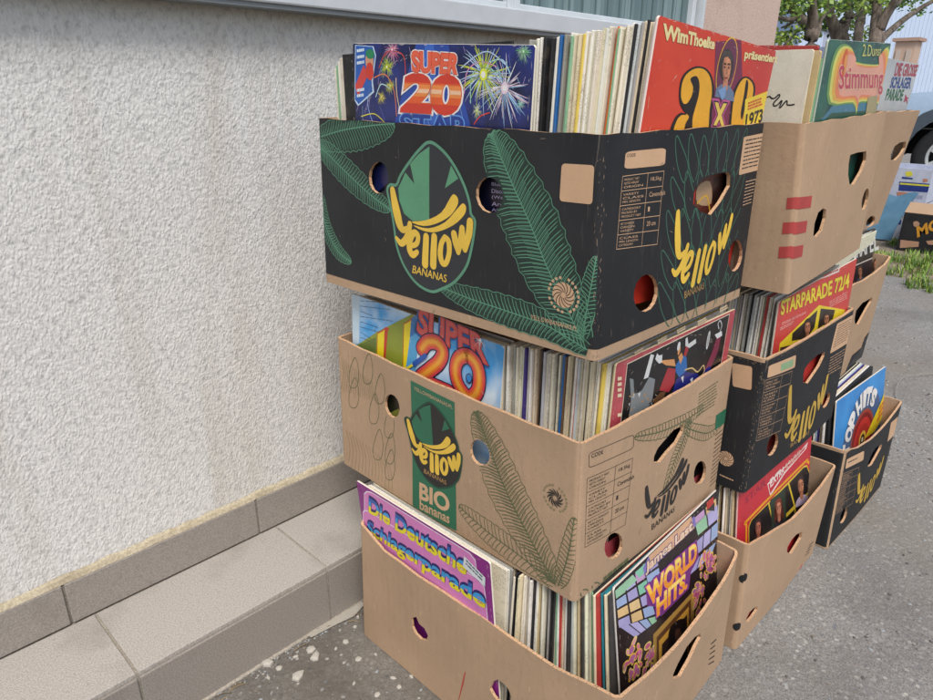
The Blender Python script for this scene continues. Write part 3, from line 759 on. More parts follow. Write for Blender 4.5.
def portrait(f, q, bg, hair, skin, cloth, layer=3, long=False):
    """generic head and shoulders in photo quad q (TL,TR,BR,BL)"""
    Q = f.P(q); P = lambda u, v: quadpt(Q, u, v)
    def el(u, v, a, b, mat, l, n=18): f.poly([P(u+a*math.cos(t*6.283/n), v+b*math.sin(t*6.283/n)) for t in range(n)], mat, l)
    if bg: f.fill(Q, ink(bg, .45), layer)
    f.poly([P(.12, 1), P(.16, .84), P(.34, .74), P(.66, .74), P(.86, .84), P(.9, 1)], ink(cloth, .45), layer+1)
    H_ = ink(hair, .5); S_ = ink(skin, .45)
    el(.5, .40, .27, .29, H_, layer+1)
    if long: f.poly([P(.22, .4), P(.78, .4), P(.84, .8), P(.66, .88), P(.34, .88), P(.16, .8)], H_, layer+1)
    f.poly([P(.42, .6), P(.58, .6), P(.6, .8), P(.5, .86), P(.4, .8)], S_, layer+2)
    f.poly([P(*x) for x in ((.34, .36), (.4, .26), (.52, .24), (.64, .30), (.67, .44), (.63, .6), (.54, .7), (.46, .69), (.38, .6), (.34, .48))], S_, layer+3)
    sk2 = ink('%02x%02x%02x' % tuple(int(int(skin[i:i+2], 16)*.78) for i in (0, 2, 4)), .45); sk3 = ink('%02x%02x%02x' % tuple(min(255, int(int(skin[i:i+2], 16)*1.12)) for i in (0, 2, 4)), .45)
    f.poly([P(*x) for x in ((.34, .36), (.38, .28), (.42, .36), (.41, .5), (.46, .62), (.5, .7), (.46, .69), (.38, .6), (.34, .48))], sk2, layer+4)
    f.poly([P(*x) for x in ((.47, .28), (.58, .28), (.6, .34), (.48, .35))], sk3, layer+4); f.poly([P(*x) for x in ((.56, .47), (.62, .46), (.62, .54), (.57, .56))], sk3, layer+4)
    h2 = ink('%02x%02x%02x' % tuple(min(255, int(int(hair[i:i+2], 16)*1.6)+8) for i in (0, 2, 4)), .5)
    for q_ in range(7): f.stroke([P(.27+q_*.07, .3), P(.33+q_*.05, .2), P(.42+q_*.03, .15)], f.L*.004, h2, layer+2)
    D = ink('2b1d1a', .5)
    for u in (.43, .58): el(u, .43, .035, .018, D, layer+4, 8); f.stroke([P(u-.05, .38), P(u, .365), P(u+.05, .38)], (f.L*.006), D, layer+4)
    f.stroke([P(.51, .44), P(.53, .53), P(.49, .54)], f.L*.004, ink('8f5a44', .5), layer+4)
    f.stroke([P(.45, .61), P(.51, .62), P(.57, .605)], f.L*.006, ink('8e3b35', .5), layer+4)
def mottled(key, a, b_, scale=12, rough=.3, mid=None):
    if key in MATS: return MATS[key]
    m, t, b = nt(key); co = objco(t); n = noise(t, scale, 3, co, dist=.4)
    col = mix(t, lin(a), lin(b_), ramp(t, n, [(.38, 0), (.62, 1)]))
    if mid: col = mix(t, col, lin(mid), ramp(t, noise(t, scale*.6, 1, objco(t)), [(.55, 0), (.7, .8)]))
    col = mix(t, col, lin('c8c0b4'), ramp(t, noise(t, 300, 2, co), [(.66, 0), (.8, .25)]))
    t.links.new(col, b.inputs['Base Color']); b.inputs['Roughness'].default_value = rough; MATS[key] = m; return m

# dark blue fireworks sleeve
f = cover((.0112,-.1806,.9875), (.0112,-.4923,.9742), (.0162,-.1674,.6758), mottled('night_sky_print', '141a3c', '26327a', 14), 'dark blue fireworks record sleeve with red SUPER 20 lettering in the top black box')
quadfill(f, z1([(330,75),(430,77),(500,330),(260,330)]), ink('2c4fa8', .35), 1)
quadfill(f, z1([(358,75),(385,75),(400,330),(330,330)]), ink('3f6cc8', .35), 2)
for c, r, cols, sd in (((540,170),.044,['e8f04a','d5f05a','cfe8ff'],1), ((606,212),.042,['f0d8e8','a8d8ff','ffffff'],2), ((256,92),.018,['f07aa0','ffd0e0'],3), ((240,146),.017,['e8f04a','c8e860'],4), ((222,240),.011,['e8e04a','ffe890'],5), ((665,98),.013,['7fd88a','cfeecf'],6), ((250,205),.012,['f0e850','e0f080'],7), ((520,282),.010,['d8f060','ffffff'],8), ((655,262),.008,['7fe0c8','ffffff'],9)):
    burst(f, f.inv(*z1([c])[0]), r, cols, 80, 4, sd)
rg = random.Random(9)
for pts, c in (([(480,230),(490,160),(530,130),(580,145)],'f0a8c8'), ([(500,260),(505,170),(550,150),(610,180)],'a8e0c8'), ([(200,180),(235,170),(262,220),(270,300)],'f0884a'), ([(215,150),(240,100),(290,110),(298,180)],'d85040'), ([(510,325),(530,300),(560,288)],'e04438'), ([(160,300),(200,292),(232,318)],'e8e04a'), ([(205,240),(222,200),(250,215)],'c8e8f0'), ([(470,150),(520,110),(560,100),(610,140)],'c0d8f8'), ([(560,130),(600,125),(625,170)],'b8e8f8'), ([(268,180),(272,240),(290,320)],'f4d8a0'), ([(190,200),(180,260),(196,320)],'9ab8f0')):
    f.stroke(f.P(smooth(z1(pts), 6)), [.0008, .0012, .0016, .0018]+[.0016]*60 if False else .0013, ink(c, .35), 4)
for k in range(40):
    x, y = rg.uniform(150, 690), rg.uniform(80, 320); l = rg.uniform(15, 50); a = rg.uniform(1.1, 2.0)
    f.stroke(f.P(z1([(x, y), (x+l*math.cos(a), y+l*math.sin(a))])), .0005, ink(rg.choice(['8090d8', 'c8b0e8', 'a8d0e8']), .35), 3)
quadfill(f, z1([(141,78),(198,82),(206,110),(196,190),(200,225),(150,268),(139,250)]), ink('cfe4f4', .35), 3)
quadfill(f, z1([(143,80),(195,84),(203,112),(192,188),(195,222),(152,262),(141,248)]), ink('2b62b8', .35), 4)
quadfill(f, z1([(141,205),(168,140),(182,170),(150,240)]), ink('d84a42', .35), 5)
f.ell(f.inv(*z1([(186,128)])[0]), .0085, .012, ink('d9a07c', .4), 6); f.ell(f.inv(*z1([(188,106)])[0]), .009, .006, ink('2f8a5c', .4), 7)
f.ell(f.inv(*z1([(187,160)])[0]), .008, .011, ink('d8412f', .4), 7)
for k, y in enumerate((92, 112, 130, 215, 232)): lines(f, z1([(147, y), (170, y-4), (170, y+6), (147, y+10)]), 1, ink('dff0f8', .4), 7, .9, k)
f.fill(f.P(z1([(170,425),(610,440),(610,620),(170,600)])), ink('12142e', .35), 3)
for k_, w_ in enumerate(('Blue Night', 'Disco Beat', '(We Go)', 'Around', 'All Night')): f.textpx(w_, z1([(566, 505+k_*20), (640, 510+k_*20), (640, 523+k_*20), (566, 518+k_*20)]), ink('c8bce0', .4), 5)
f.fill(f.P(z1([(190,470),(240,440),(250,500),(205,540)])), ink('27306a', .35), 4)
otext(f, 'SUPER', z1([(318,100),(464,110),(455,167),(322,160)]), [(.10, 'f2efe8'), (.065, 'e2543a'), (.035, 'ee6a4a')], 6)
otext(f, '20', z1([(305,172),(466,180),(460,290),(292,280)]), [(.09, 'f4f0ea'), (.06, 'd8402c'), (.055, 'e8622e', (.2, .8)), (.05, 'f29048', (.4, .75)), (.045, 'f6c8a0', (.5, .62))], 6)
otext(f, 'STAR', z1([(284,292),(488,302),(492,372),(280,362)]), [(.06, '6fa8ec'), (.02, '27459a')], 6)
done(f)

# red sleeve with 3 x 9
zq = Z(640, 10, 5.834)
f = cover((.0885,-.5883,1.0018), (.3998,-.5895,.9817), (.0686,-.5756,.6906), mottled('red_print', 'c22a28', 'd2452c', 7, .3, 'a92a3a'), 'glossy red record sleeve with yellow 3 and 9 and an oval portrait, sticking up highest', edge='ead9cf')
otext(f, 'WimThoelke', zq([(140,84),(437,172),(430,228),(134,170)]), [(.06, '7a2420'), (.045, 'f0dfa0')], 3)
otext(f, 'präsentiert', zq([(614,236),(802,268),(792,322),(606,296)]), [(.05, '7a2420'), (.038, 'f0dfa0')], 3)
quadfill(f, zq([(440,185),(590,175),(600,480),(560,720),(400,720),(430,480)]), ink('7d2d4c', .4), 1)
c = f.inv(*zq([(505,338)])[0]); f.ell(c, .0255, .034, ink('eebc3a', .35), 3); f.ell(c, .0238, .0322, ink('6f3350', .4), 4, n=26)
portrait(f, zq([(430,190),(588,190),(560,540),(415,500)]), None, '3b3532', 'cc8a68', '6f7f98', 5)
quadfill(f, zq([(452,470),(500,440),(492,505),(473,528)]), ink('7fa0cc', .4), 10)
three = [(226,520),(232,425),(262,365),(320,330),(380,338),(420,390),(432,480),(418,590),(392,740),(185,740),(196,640),(235,600),(262,604),(240,570)]
f.fill(smooth(f.P(zq(three)), 3, True), ink('1e1416', .4), 3)
three2 = [(238,510),(244,430),(270,375),(322,342),(374,348),(408,396),(418,480),(404,585),(378,740),(204,740),(210,652),(240,614),(268,610),(258,560)]
f.fill(smooth(f.P(zq(three2)), 3, True), ink('eeae2c', .35), 4)
f.fill(smooth(f.P(zq([(292,402),(328,386),(345,430),(340,500),(318,580),(304,640),(300,740),(256,740),(262,668),(284,624),(262,598),(240,560),(236,540),(268,548),(298,505),(308,450)])), 3, True), ink('1e1416', .4), 5)
otext(f, 'x', zq([(438,545),(500,552),(486,674),(430,668)]), [(.09, 'c05a90'), (.05, '3a2030'), (.02, 'e8c860')], 5)
f.fill(smooth(f.P(zq([(598,392),(645,400),(672,450),(660,540),(628,640),(600,740),(520,740),(524,600),(545,470)])), 3, True), ink('1e1416', .4), 3)
f.fill(smooth(f.P(zq([(600,402),(640,410),(660,455),(648,540),(618,640),(596,740),(534,740),(536,600),(556,480)])), 3, True), ink('eeae2c', .35), 4)
f.fill(smooth(f.P(zq([(618,410),(630,430),(622,500),(604,600),(592,640),(586,600),(604,500)])), 3, True), ink('1e1416', .4), 5)
quadfill(f, zq([(612,522),(742,474),(716,650),(600,700)]), ink('f2d23c', .35), 6)
lines(f, zq([(628,540),(715,508),(712,560),(625,592)]), 3, ink('d8543a', .4), 8, .6, 4)
f.fill(f.P(z3([(300,200),(345,178),(395,172),(395,240),(335,300),(290,270)])), ink('5a2a22', .4), 6); f.fill(smooth(f.P(z3([(300,215),(335,200),(338,262),(300,262)])), 3, True), ink('b89a78', .4), 7); f.fill(f.P(z3([(345,190),(385,178),(388,215),(350,280),(340,250)])), ink('2e1c18', .4), 7); pline(f, z3([(298,262),(325,240),(335,290)]), .003, ink('e0b040', .4), 8)
otext(f, '1973', zq([(618,610),(714,578),(708,650),(610,690)]), [(.03, '2a2220')], 8)
done(f)

# SUPER 20 with blue sky
zk = Z(350, 285, 5)
f = cover((.0236,-.1301,.628), (.0346,-.4418,.619), (.0152,-.1214,.3184), mottled('cloud_sky_print', '3d9ad8', 'd6e6ee', 9, .3), 'sky blue record sleeve with puffy red SUPER 20 lettering in the kraft middle box')
quadfill(f, zk([(2,12),(50,30),(46,292),(0,300)]), ink('c4d8e4', .4), 2)
for k in range(9): lines(f, zk([(52, 52+k*26), (52+[110,205,150,60,180,90,120,60,100][k], 62+k*30), (52+[110,205,150,60,180,90,120,60,100][k], 70+k*30), (52, 59+k*26)]), 1, ink('38444c', .5), 3, .35, k)
quadfill(f, zk([(30,304),(140,232),(320,140),(300,560),(20,560)]), ink('8f9a34', .4), 2)
quadfill(f, zk([(30,304),(130,262),(130,560),(20,560)]), ink('6a7a38', .4), 3)
for a, b in ((140, 218), (272, 170)):
    P = zk([(a-3, b+22), (a+20, b+10), (a+38, b-8), (a+58, b-2), (a+50, b+10), (a+26, b+300), (a-10, b+300)]); f.fill(f.P(P), ink('c8402a', .4), 4)
    P = zk([(a, b+26), (a+24, b+14), (a+34, b+4), (a+22, b+300), (a-7, b+300)]); f.fill(f.P(P), ink('f0d820', .35), 5)
quadfill(f, zk([(300,270),(345,150),(345,240),(330,420),(300,560),(262,560)]), ink('58a8d8', .35), 6)
quadfill(f, zk([(308,170),(345,135),(345,230),(300,262)]), ink('3878b8', .35), 7)
otext(f, 'SUPER', zk([(352,118),(668,258),(684,392),(338,232)]), [(.075, '2d5ca0', None, (-.0025, -.0025)), (.06, '3a2a50'), (.045, 'dd4740'), (.015, 'e2605a')], 7)
f.fill(f.P([(370,385),(425,385),(425,430),(370,430)]), ink('2a2c1e', .4), 30); f.fill(f.P([(380,418),(400,408),(405,424),(384,428)]), ink('8a8a3c', .4), 31)
def puffy(pts, w, closed, lay):
    P = smooth(f.P(zk(pts)), 6, closed)
    if closed: P.append(P[0])
    for i, (g, c_) in enumerate(((1.16, '1b1830'), (1.0, 'd6455a'), (.8, 'e05a3c'), (.55, 'ea7d34'), (.28, 'f2a83c'))): f.stroke(P, w*g, ink(c_, .3), lay+i, True)
puffy([(362,318),(392,284),(440,290),(466,335),(446,385),(400,425),(352,470),(420,500),(500,535)], .0225, False, 12)
puffy([(588,352),(632,390),(650,455),(640,530),(598,560),(548,500),(530,430),(545,370)], .0215, True, 18)
f.ell(f.inv(*zk([(600,465)])[0]), .006, .0075, ink('1b1830', .3), 24); f.ell(f.inv(*zk([(600,464)])[0]), .0045, .006, ink('3a8ad0', .3), 25)
f.stroke(f.P(zk([(250,440),(330,390)])), .004, ink('e8d838', .3), 24); f.stroke(f.P(zk([(325,393),(382,352)])), .0075, ink('2c5cb0', .3), 25, True)
burst(f, f.inv(*zk([(655,275)])[0]), .016, ['ffffff', 'eef6ff'], 20, 12, 3)
done(f)

# red bordered sleeve with painted band
zr = Z(610, 290, 5.385)
f = cover((.0745,-.5853,.6245), (.3863,-.5948,.6265), (.0794,-.5791,.3186), mottled('rose_border_print', 'a33c46', 'b8525a', 16, .35), 'record sleeve with dusky red border around costumed performers, in the kraft middle box', edge='d9c9a4')
a = f.P(zr([(92,396),(645,126)])); L_ = f.L
f.fill([a[0], a[1], (a[1][0], .03), (a[0][0]+.002, .03)], ink('e4d8c0', .4), 1)
f.fill([(a[0][0]+.0012, a[0][1]-.0014), (a[1][0]-.0012, a[1][1]-.0014), (a[1][0]-.0012, .03), (a[0][0]+.003, .03)], ink('17171a', .3), 2)
for k in range(7):
    q = [(120,345),(205,300),(245,280),(300,255),(350,225),(410,200),(460,180)][k] if k < 7 else 0
    if k % 2 == 0: lines(f, zr([(q[0]+10, q[1]-10), (q[0]+60, q[1]-38), (q[0]+62, q[1]-16), (q[0]+12, q[1]+14)]), 2, ink('e0c8a0', .4), 3, .7, k)
lines(f, zr([(590,100),(635,75),(637,100),(592,125)]), 2, ink('e0c8a0', .4), 3, .7, 9)
for y in (470, 500, 530, 560, 665): f.poly(f.P(zr([(40, y), (62, y-4), (62, y+14), (40, y+18)])), ink('e4d4b0', .4), 3)
for y in (340, 60, 175): burst(f, f.inv(*zr([(68, 370)] if y == 340 else [(680, y)])[0]), .003, ['f0e4c8'], 10, 3, y)
W_ = ink('d9dcda', .4); S_ = ink('d89a62', .4); Bl = ink('2f6fb4', .4); Rd = ink('a8323a', .4); Nv = ink('242a78', .35); Gy = ink('7f8688', .4)
fg = lambda pts, m, l=4: f.fill(f.P(zr(pts)), m, l)
fg([(218,345),(236,350),(205,470),(180,480)], W_); fg([(105,475),(125,480),(130,560),(170,540),(210,468),(242,480),(225,600),(185,660),(160,740),(90,740),(112,600)], Gy, 4)
rg = random.Random(6)
for k in range(50):
    x, y = rg.uniform(95, 238), rg.uniform(480, 730)
    if x-90 < (y-440)*.9: fg([(x, y), (x+rg.uniform(5, 16), y-rg.uniform(2, 12)), (x+rg.uniform(2, 10), y+rg.uniform(6, 22))], [W_, ink('1b1b1e', .4), ink('b08a60', .4)][k % 3], 5)
fg([(242,372),(252,340),(262,352),(280,348),(278,390),(262,396)], W_, 5); fg([(262,380),(345,372),(352,410),(300,405)], S_)
fg([(352,405),(385,350),(410,360),(414,430),(372,470),(352,440)], Bl, 5); fg([(365,360),(384,335),(392,360),(378,400)], S_, 6)
f.ell(f.inv(*zr([(370,325)])[0]), .0035, .007, S_, 6); f.ell(f.inv(*zr([(368,302)])[0]), .004, .0065, W_, 7)
fg([(310,418),(352,425),(345,500),(315,550),(264,540),(290,470)], Rd, 4); fg([(395,350),(408,290),(418,270),(420,325),(405,360)], Rd, 5)
fg([(405,262),(415,252),(420,290),(460,262),(462,285),(425,312),(404,300)], W_, 6)
f.ell(f.inv(*zr([(527,270)])[0]), .0043, .0145, W_, 5); f.ell(f.inv(*zr([(527,270)])[0]), .0028, .011, ink('a9aca8', .4), 6)
fg([(355,480),(405,440),(470,450),(490,480),(440,540),(370,580),(330,570)], Nv, 5); fg([(380,470),(395,460),(392,500)], W_, 6); fg([(430,480),(445,470),(440,510)], W_, 6)
pline(f, zr([(400,430),(440,420),(470,440),(500,405),(505,440),(480,470)]), .0022, ink('d8bc84', .4), 7)
pline(f, zr([(585,210),(580,180),(592,165),(600,190),(590,225)]), .0016, W_, 6); fg([(562,240),(600,220),(602,245),(575,262)], W_, 6)
fg([(545,340),(575,250),(596,250),(580,330),(550,400),(520,450),(508,430)], ink('7d2a44', .4), 5); fg([(500,440),(535,405),(548,440),(505,470)], Nv, 6)
fg([(225,600),(270,550),(300,545),(280,600),(240,680),(210,690)], ink('6a4a30', .4), 5); fg([(285,580),(330,560),(350,570),(320,610)], ink('c9a878', .4), 7)
done(f)

# purple sleeve
zp = Z(350, 470, 4.667)
f = cover((-.0182,-.1705,.3208), (-.0297,-.4820,.3346), (.0017,-.1851,.0098), ink('8f2c86', .35), 'purple and pink record sleeve with blue and yellow block lettering in the bottom box')
PK, WH = ink('dd86c4', .35), ink('f2e6f0', .35)
def panel(pts, l):
    P = f.P(zp(pts)); f.fill(P, WH, l); c = (sum(p[0] for p in P)/len(P), sum(p[1] for p in P)/len(P))
    f.fill([(p[0]+(.0013 if p[0] < c[0] else -.0013), p[1]+(.0016 if p[1] < c[1] else -.0016)) for p in P], PK, l+1)
panel([(66,108),(78,97),(100,102),(560,386),(586,420),(600,520),(602,700),(66,400)], 1)
panel([(60,196),(66,186),(84,188),(600,508),(628,545),(636,600),(650,760),(60,560)], 3)
for t, q in (('Die Deutsche', [(92,132),(545,412),(540,488),(90,196)]), ('Schlagerparade', [(86,238),(630,570),(628,668),(80,304)])):
    otext(f, t, zp(q), [(.05, '27246e', None, (.001, .0045)), (.05, '27246e', None, (.0005, .0022)), (.03, 'f0e02a'), (.03, '3aa0e0', (.48, 1.2)), (.03, '2a62b8', (.82, 1.2))], 6)
quadfill(f, zp([(535,398),(634,500),(633,542),(530,448)]), ink('e2e6e8', .5), 13); lines(f, zp([(545,415),(622,495),(622,525),(543,445)]), 2, ink('50606a', .5), 14, .5, 3)
done(f)

# mosaic sleeve with orange lettering
zw = Z(600, 500, 3.5)
f = cover((.0633,-.6196,.3176), (.3752,-.6151,.3248), (.0710,-.6639,.0089), ink('231a1e', .3), 'dark record sleeve with pastel mosaic and orange WORLD HITS lettering in the bottom box', edge='d8d2c8')
rg = random.Random(5); PAST = ['a9a4d0', '9ccba6', 'e0bd84', 'b8b2dc', '86c8a8', 'e8c890', '9fb4d8', 'c8a0c8']
def mosaic(q, nu, nv, l=1, g=.07, gv=.1):
    Q = f.P(zw(q))
    for i in range(nu):
        for j in range(nv):
            P = lambda u, v: quadpt(Q, u, v)
            f.poly([P((i+g)/nu, (j+gv)/nv), P((i+1-g)/nu, (j+gv)/nv), P((i+1-g)/nu, (j+1-gv)/nv), P((i+g)/nu, (j+1-gv)/nv)], ink(PAST[(i*3+j*5+rg.randrange(2)) % 8], .35), l)
mosaic([(50,316),(152,228),(196,402),(64,452)], 3, 4); mosaic([(60,440),(196,404),(200,425),(128,486)], 4, 1)
mosaic([(56,310),(408,-12),(410,20),(80,330)], 7, 1, 2); mosaic([(330,82),(412,8),(414,70),(342,130)], 2, 1, 2, .05); mosaic([(336,140),(414,68),(412,130),(330,205)], 3, 1, 2, .06); mosaic([(322,214),(410,138),(385,205),(312,268)], 3, 1, 2, .06)
mosaic([(150,230),(200,190),(215,270),(165,300)], 1, 2, 2)
quadfill(f, zw([(170,196),(318,56),(330,98),(180,238)]), ink('dcae8a', .35), 4)
quadfill(f, zw([(150,238),(170,196),(330,55),(336,90),(300,125),(180,240),(158,268)]), ink('8378bc', .35), 3)
otext(f, 'James Last', zw([(160,222),(322,72),(322,112),(160,262)]), [(.10, '3d3584'), (.05, 'e4b890'), (.01, 'f0d8c0')], 5)
quadfill(f, zw([(160,318),(170,290),(338,136),(345,200),(318,250),(310,310),(215,405),(192,405),(190,372),(165,370)]), ink('7a3c80', .35), 3)
for t, q in (('WORLD', [(164,304),(336,146),(336,208),(172,370)]), ('HITS.', [(198,345),(306,250),(302,306),(200,404)])):
    otext(f, t, zw(q), [(.12, '4d2470'), (.085, 'b84ea0'), (.05, 'ee9a34'), (.04, 'f4c24a', (.5, 1.2)), (.03, 'f8dc78', (.8, 1.2))], 5)
for q, c_, l in (([(186,470),(326,318),(330,330),(325,640),(185,640)], 'b08a44', 2), ([(198,480),(318,345),(316,640),(196,640)], '5d3c22', 3), ([(206,492),(310,372),(310,640),(204,640)], 'c8963c', 4), ([(216,505),(304,400),(302,640),(214,640)], '2a1a16', 5)):
    quadfill(f, zw(q), ink(c_, .35), l)
f.fill(smooth(f.P(zw([(236,520),(240,460),(258,430),(285,415),(300,440),(302,640),(230,640)])), 4, True), ink('120e10', .3), 6)
f.fill(smooth(f.P(zw([(262,460),(275,448),(284,465),(280,500),(266,505)])), 4, True), ink('4d3226', .3), 7)
for (cx, cy, sx, sy, n) in ((135,555,55,75,40), (375,235,32,45,22), (345,340,22,60,20), (385,205,22,20,12)):
    for k in range(n):
        a = rg.random()*6.283; q = rg.random()**.5; p = f.inv(*zw([(cx+sx*q*math.cos(a), cy+sy*q*math.sin(a))])[0]); r = .0035+.003*rg.random(); rt = rg.random()*3
        f.ell(p, r*1.7, r, ink(rg.choice(['e6c450', 'e8b04a', 'ecd67a']), .35), 3+k % 3, rt, 10); f.ell(p, r*1.2, r*.65, ink(rg.choice(['d978a0', 'c8608c', 'b06a9c', 'e8a0a8']), .35), 6+k % 3, rt, 10)
quadfill(f, zw([(372,8),(396,-12),(398,14),(374,34)]), ink('c23a34', .35), 4)
done(f)

# second stack
ze = Z(750, 0, 5.098)
f = cover((.450,-.308,.985), (.450,-.620,.985), (.445,-.314,.673), ink('e2dbc8', .45), 'cream record sleeve with a black signature in the tall plain brown box', edge='d9cfb2')
pline(f, ze([(85,498),(100,492),(112,502),(128,500),(148,482),(150,494),(122,524),(122,540),(140,536),(160,514),(162,520),(150,546),(156,548),(184,516),(190,520),(190,534),(208,536),(228,532)]), .0019, ink('17171a', .5), 3, 3); done(f)
f = cover((.466,-.312,.984), (.466,-.6245,.984), (.462,-.318,.672), ink('d6bd8c', .5), 'tan yellow record sleeve directly behind the cream signed one', edge='d0b27a'); done(f)
f = cover((.50,-.295,1.005), (.505,-.607,.992), (.495,-.30,.693), ink('b5423c', .4), 'red topped record sleeve peeping out behind the tan yellow one', edge='c05248'); done(f)
zg = Z(773, 0, 5.833)
f = cover((.477,-.628,.9982), (.788,-.6254,1.0080), (.486,-.6240,.6864), mottled('green_print', '173c38', '2c6250', 12, .35), 'dark green record sleeve with glowing orange and pink lettering above the tall brown box', edge='b9c4b4')
quadfill(f, zg([(360,600),(650,580),(640,700),(280,700)]), ink('4a7f96', .4), 1); quadfill(f, zg([(340,660),(640,640),(640,720),(280,720)]), ink('2c5a48', .4), 2)
gl = [(345,590),(352,420),(385,310),(425,278),(468,300),(482,368),(630,378),(640,300),(668,296),(672,400),(650,590),(560,585),(500,590),(488,650),(468,590)]
P = smooth(f.P(zg(gl)), 3, True); cc = (sum(p[0] for p in P)/len(P), sum(p[1] for p in P)/len(P))
for i, (g, c_) in enumerate(((1.12, '6f9a58'), (1.05, 'd8d468'), (.97, 'e6b04a'), (.88, 'e8885a'), (.78, 'e4a48c'))): f.fill([(cc[0]+(p[0]-cc[0])*g, cc[1]+(p[1]-cc[1])*g) for p in P], ink(c_, .4), 3+i)
otext(f, 'Stimmung', zg([(384,385),(640,400),(634,548),(378,560)]), [(.05, 'e8c8a0'), (.02, 'c2465c')], 9)
f.ell(f.inv(*zg([(415,370)])[0]), .010, .02, ink('d8622e', .4), 9, .2); f.ell(f.inv(*zg([(418,372)])[0]), .0055, .013, ink('e8a04a', .4), 10, .2)
otext(f, '2.Dunst', zg([(522,258),(630,268),(626,326),(516,330)]), [(.0, 'd9d47a')], 9)
quadfill(f, zg([(552,566),(606,556),(598,668),(534,680)]), ink('a99f78', .5), 10); done(f)
zv = Z(863, 60, 10)
f = cover((.858,-.590,.9925), (1.1698,-.590,.9875), (.858,-.5695,.6817), mottled('silver_print', 'a9aeb0', 'c4c7c4', 9, .3), 'silver record sleeve with red, blue and green lines of capitals on the farthest stack', edge='b8b4a8')
for t, q, c_ in (('DIE GROSSE', [(338,30),(552,52),(524,162),(312,158)], 'b83a4c'), ('SCHLAGER', [(292,172),(488,180),(468,284),(266,278)], '2c4a90'), ('PARADE', [(248,290),(412,300),(388,404),(222,398)], '2c6e44')):
    otext(f, t, zv(q), [(.04, 'd8d8d4'), (.03, c_)], 3)
fg = lambda pts, c_, l=4: f.fill(f.P(zv(pts)), ink(c_, .4), l)
fg([(425,340),(436,372),(458,380),(440,392),(444,440),(428,408),(404,424),(416,388)], 'b03a58'); fg([(560,80),(640,85),(540,440),(440,450)], 'd4d6d2', 2)
for k in range(4): fg([(560+k*24,110),(572+k*24,100),(560+k*14,300),(500+k*22,440),(488+k*22,440),(540+k*16,300)], ['8a7a70', 'b09a84', 'a08c7c', '9a8678'][k], 4)
fg([(455,432),(520,430),(510,456),(450,456)], '3a3c40'); done(f)
f = cover((.4780,-.6248,.6241), (.7885,-.6447,.6463), (.4999,-.6287,.3129), ink('cf453e', .35), 'red record sleeve with yellow STARPARADE lettering in the scuffed black middle box', edge='d9cfc0')
otext(f, 'STARPARADE 72/4', z15([(290,268),(588,146),(584,206),(288,328)]), [(.05, '8a2a24'), (.035, 'e6d23c')], 3)
quadfill(f, z15([(470,150),(545,118),(543,140),(466,170)]), ink('e6ccc4', .4), 2); lines(f, z15([(474,154),(540,125),(538,137),(472,165)]), 1, ink('a03a34', .4), 3, .6, 2)
quadfill(f, z15([(283,452),(455,285),(568,305),(555,420),(270,560)]), ink('e8d030', .35), 2)
quadfill(f, z15([(335,442),(338,408),(448,306),(434,385),(400,430)]), ink('2a2826', .35), 3); quadfill(f, z15([(448,390),(462,300),(525,306),(515,345),(470,375)]), ink('2a2826', .35), 3)
portrait(f, z15([(365,350),(440,310),(440,440),(365,460)]), None, '241c18', 'b8795a', '5a3a30', 4); portrait(f, z15([(455,305),(522,300),(515,390),(450,420)]), None, '2e2420', 'b07858', '3a3a44', 4)
quadfill(f, z15([(285,470),(350,455),(340,520),(280,520)]), ink('3a2822', .35), 3)
lines(f, z15([(292,362),(400,312),(398,322),(292,376)]), 2, ink('e8b8ac', .4), 3, .4, 3); lines(f, z15([(284,385),(345,352),(343,368),(284,400)]), 2, ink('e8b8ac', .4), 3, .4, 5); lines(f, z15([(500,270),(580,225),(578,260),(500,300)]), 4, ink('e8b8ac', .4), 3, .3, 7)
done(f)
zx = Z(735, 440, 5.833)
f = cover((.424,-.632,.311), (.734,-.645,.311), (.424,-.668,.005), ink('c42a38', .35), 'red record sleeve with three portraits in a yellow frame, above the pale plugged box', edge='e0b8b0')
F_EX = f
quadfill(f, zx([(188,255),(385,60),(425,10),(415,50),(290,195),(205,328)]), ink('ead8d0', .4), 2); quadfill(f, zx([(194,260),(385,66),(412,35),(405,55),(285,190),(205,312)]), ink('c42a38', .4), 3)
otext(f, 'EXTRA', zx([(203,232),(286,148),(284,188),(206,276)]), [(.03, 'ead8d0')], 4); otext(f, 'SONDER', zx([(292,142),(382,52),(380,88),(290,184)]), [(.02, 'd8a898')], 4)
otext(f, 'STAR', zx([(60,335),(180,225),(180,262),(58,375)]), [(.02, '9a2440')], 2)
P = f.P(zx([(66,700),(66,500),(84,455),(395,140),(420,126),(436,150),(470,270),(480,420)])); f.stroke(smooth(P, 4), .006, ink('e8a020', .35), 3)
quadfill(f, zx([(80,700),(78,505),(94,465),(400,152),(420,145),(462,275),(470,420)]), ink('e0c23c', .35), 2)
for q in (([(82,505),(96,468),(192,372),(222,500),(220,520),(82,700)]), ([(200,365),(308,258),(342,382),(226,505)]), ([(316,250),(400,160),(418,156),(458,270),(350,378)]), ([(230,520),(345,405),(350,500),(240,600)]), ([(352,392),(460,290),(466,420),(360,500)])): quadfill(f, zx(q), ink('1d1e20', .35), 4)
portrait(f, zx([(85,460),(175,400),(185,600),(85,640)]), None, '2a1c1a', 'b8705a', '4a2c24', 5, True); portrait(f, zx([(205,350),(290,280),(300,490),(215,520)]), '2c3c30', '5a2a20', 'c88468', '28303a', 5, True); portrait(f, zx([(325,210),(420,150),(440,350),(340,400)]), None, '2c2220', 'b87c5c', 'c8b8d0', 5)
done(f)
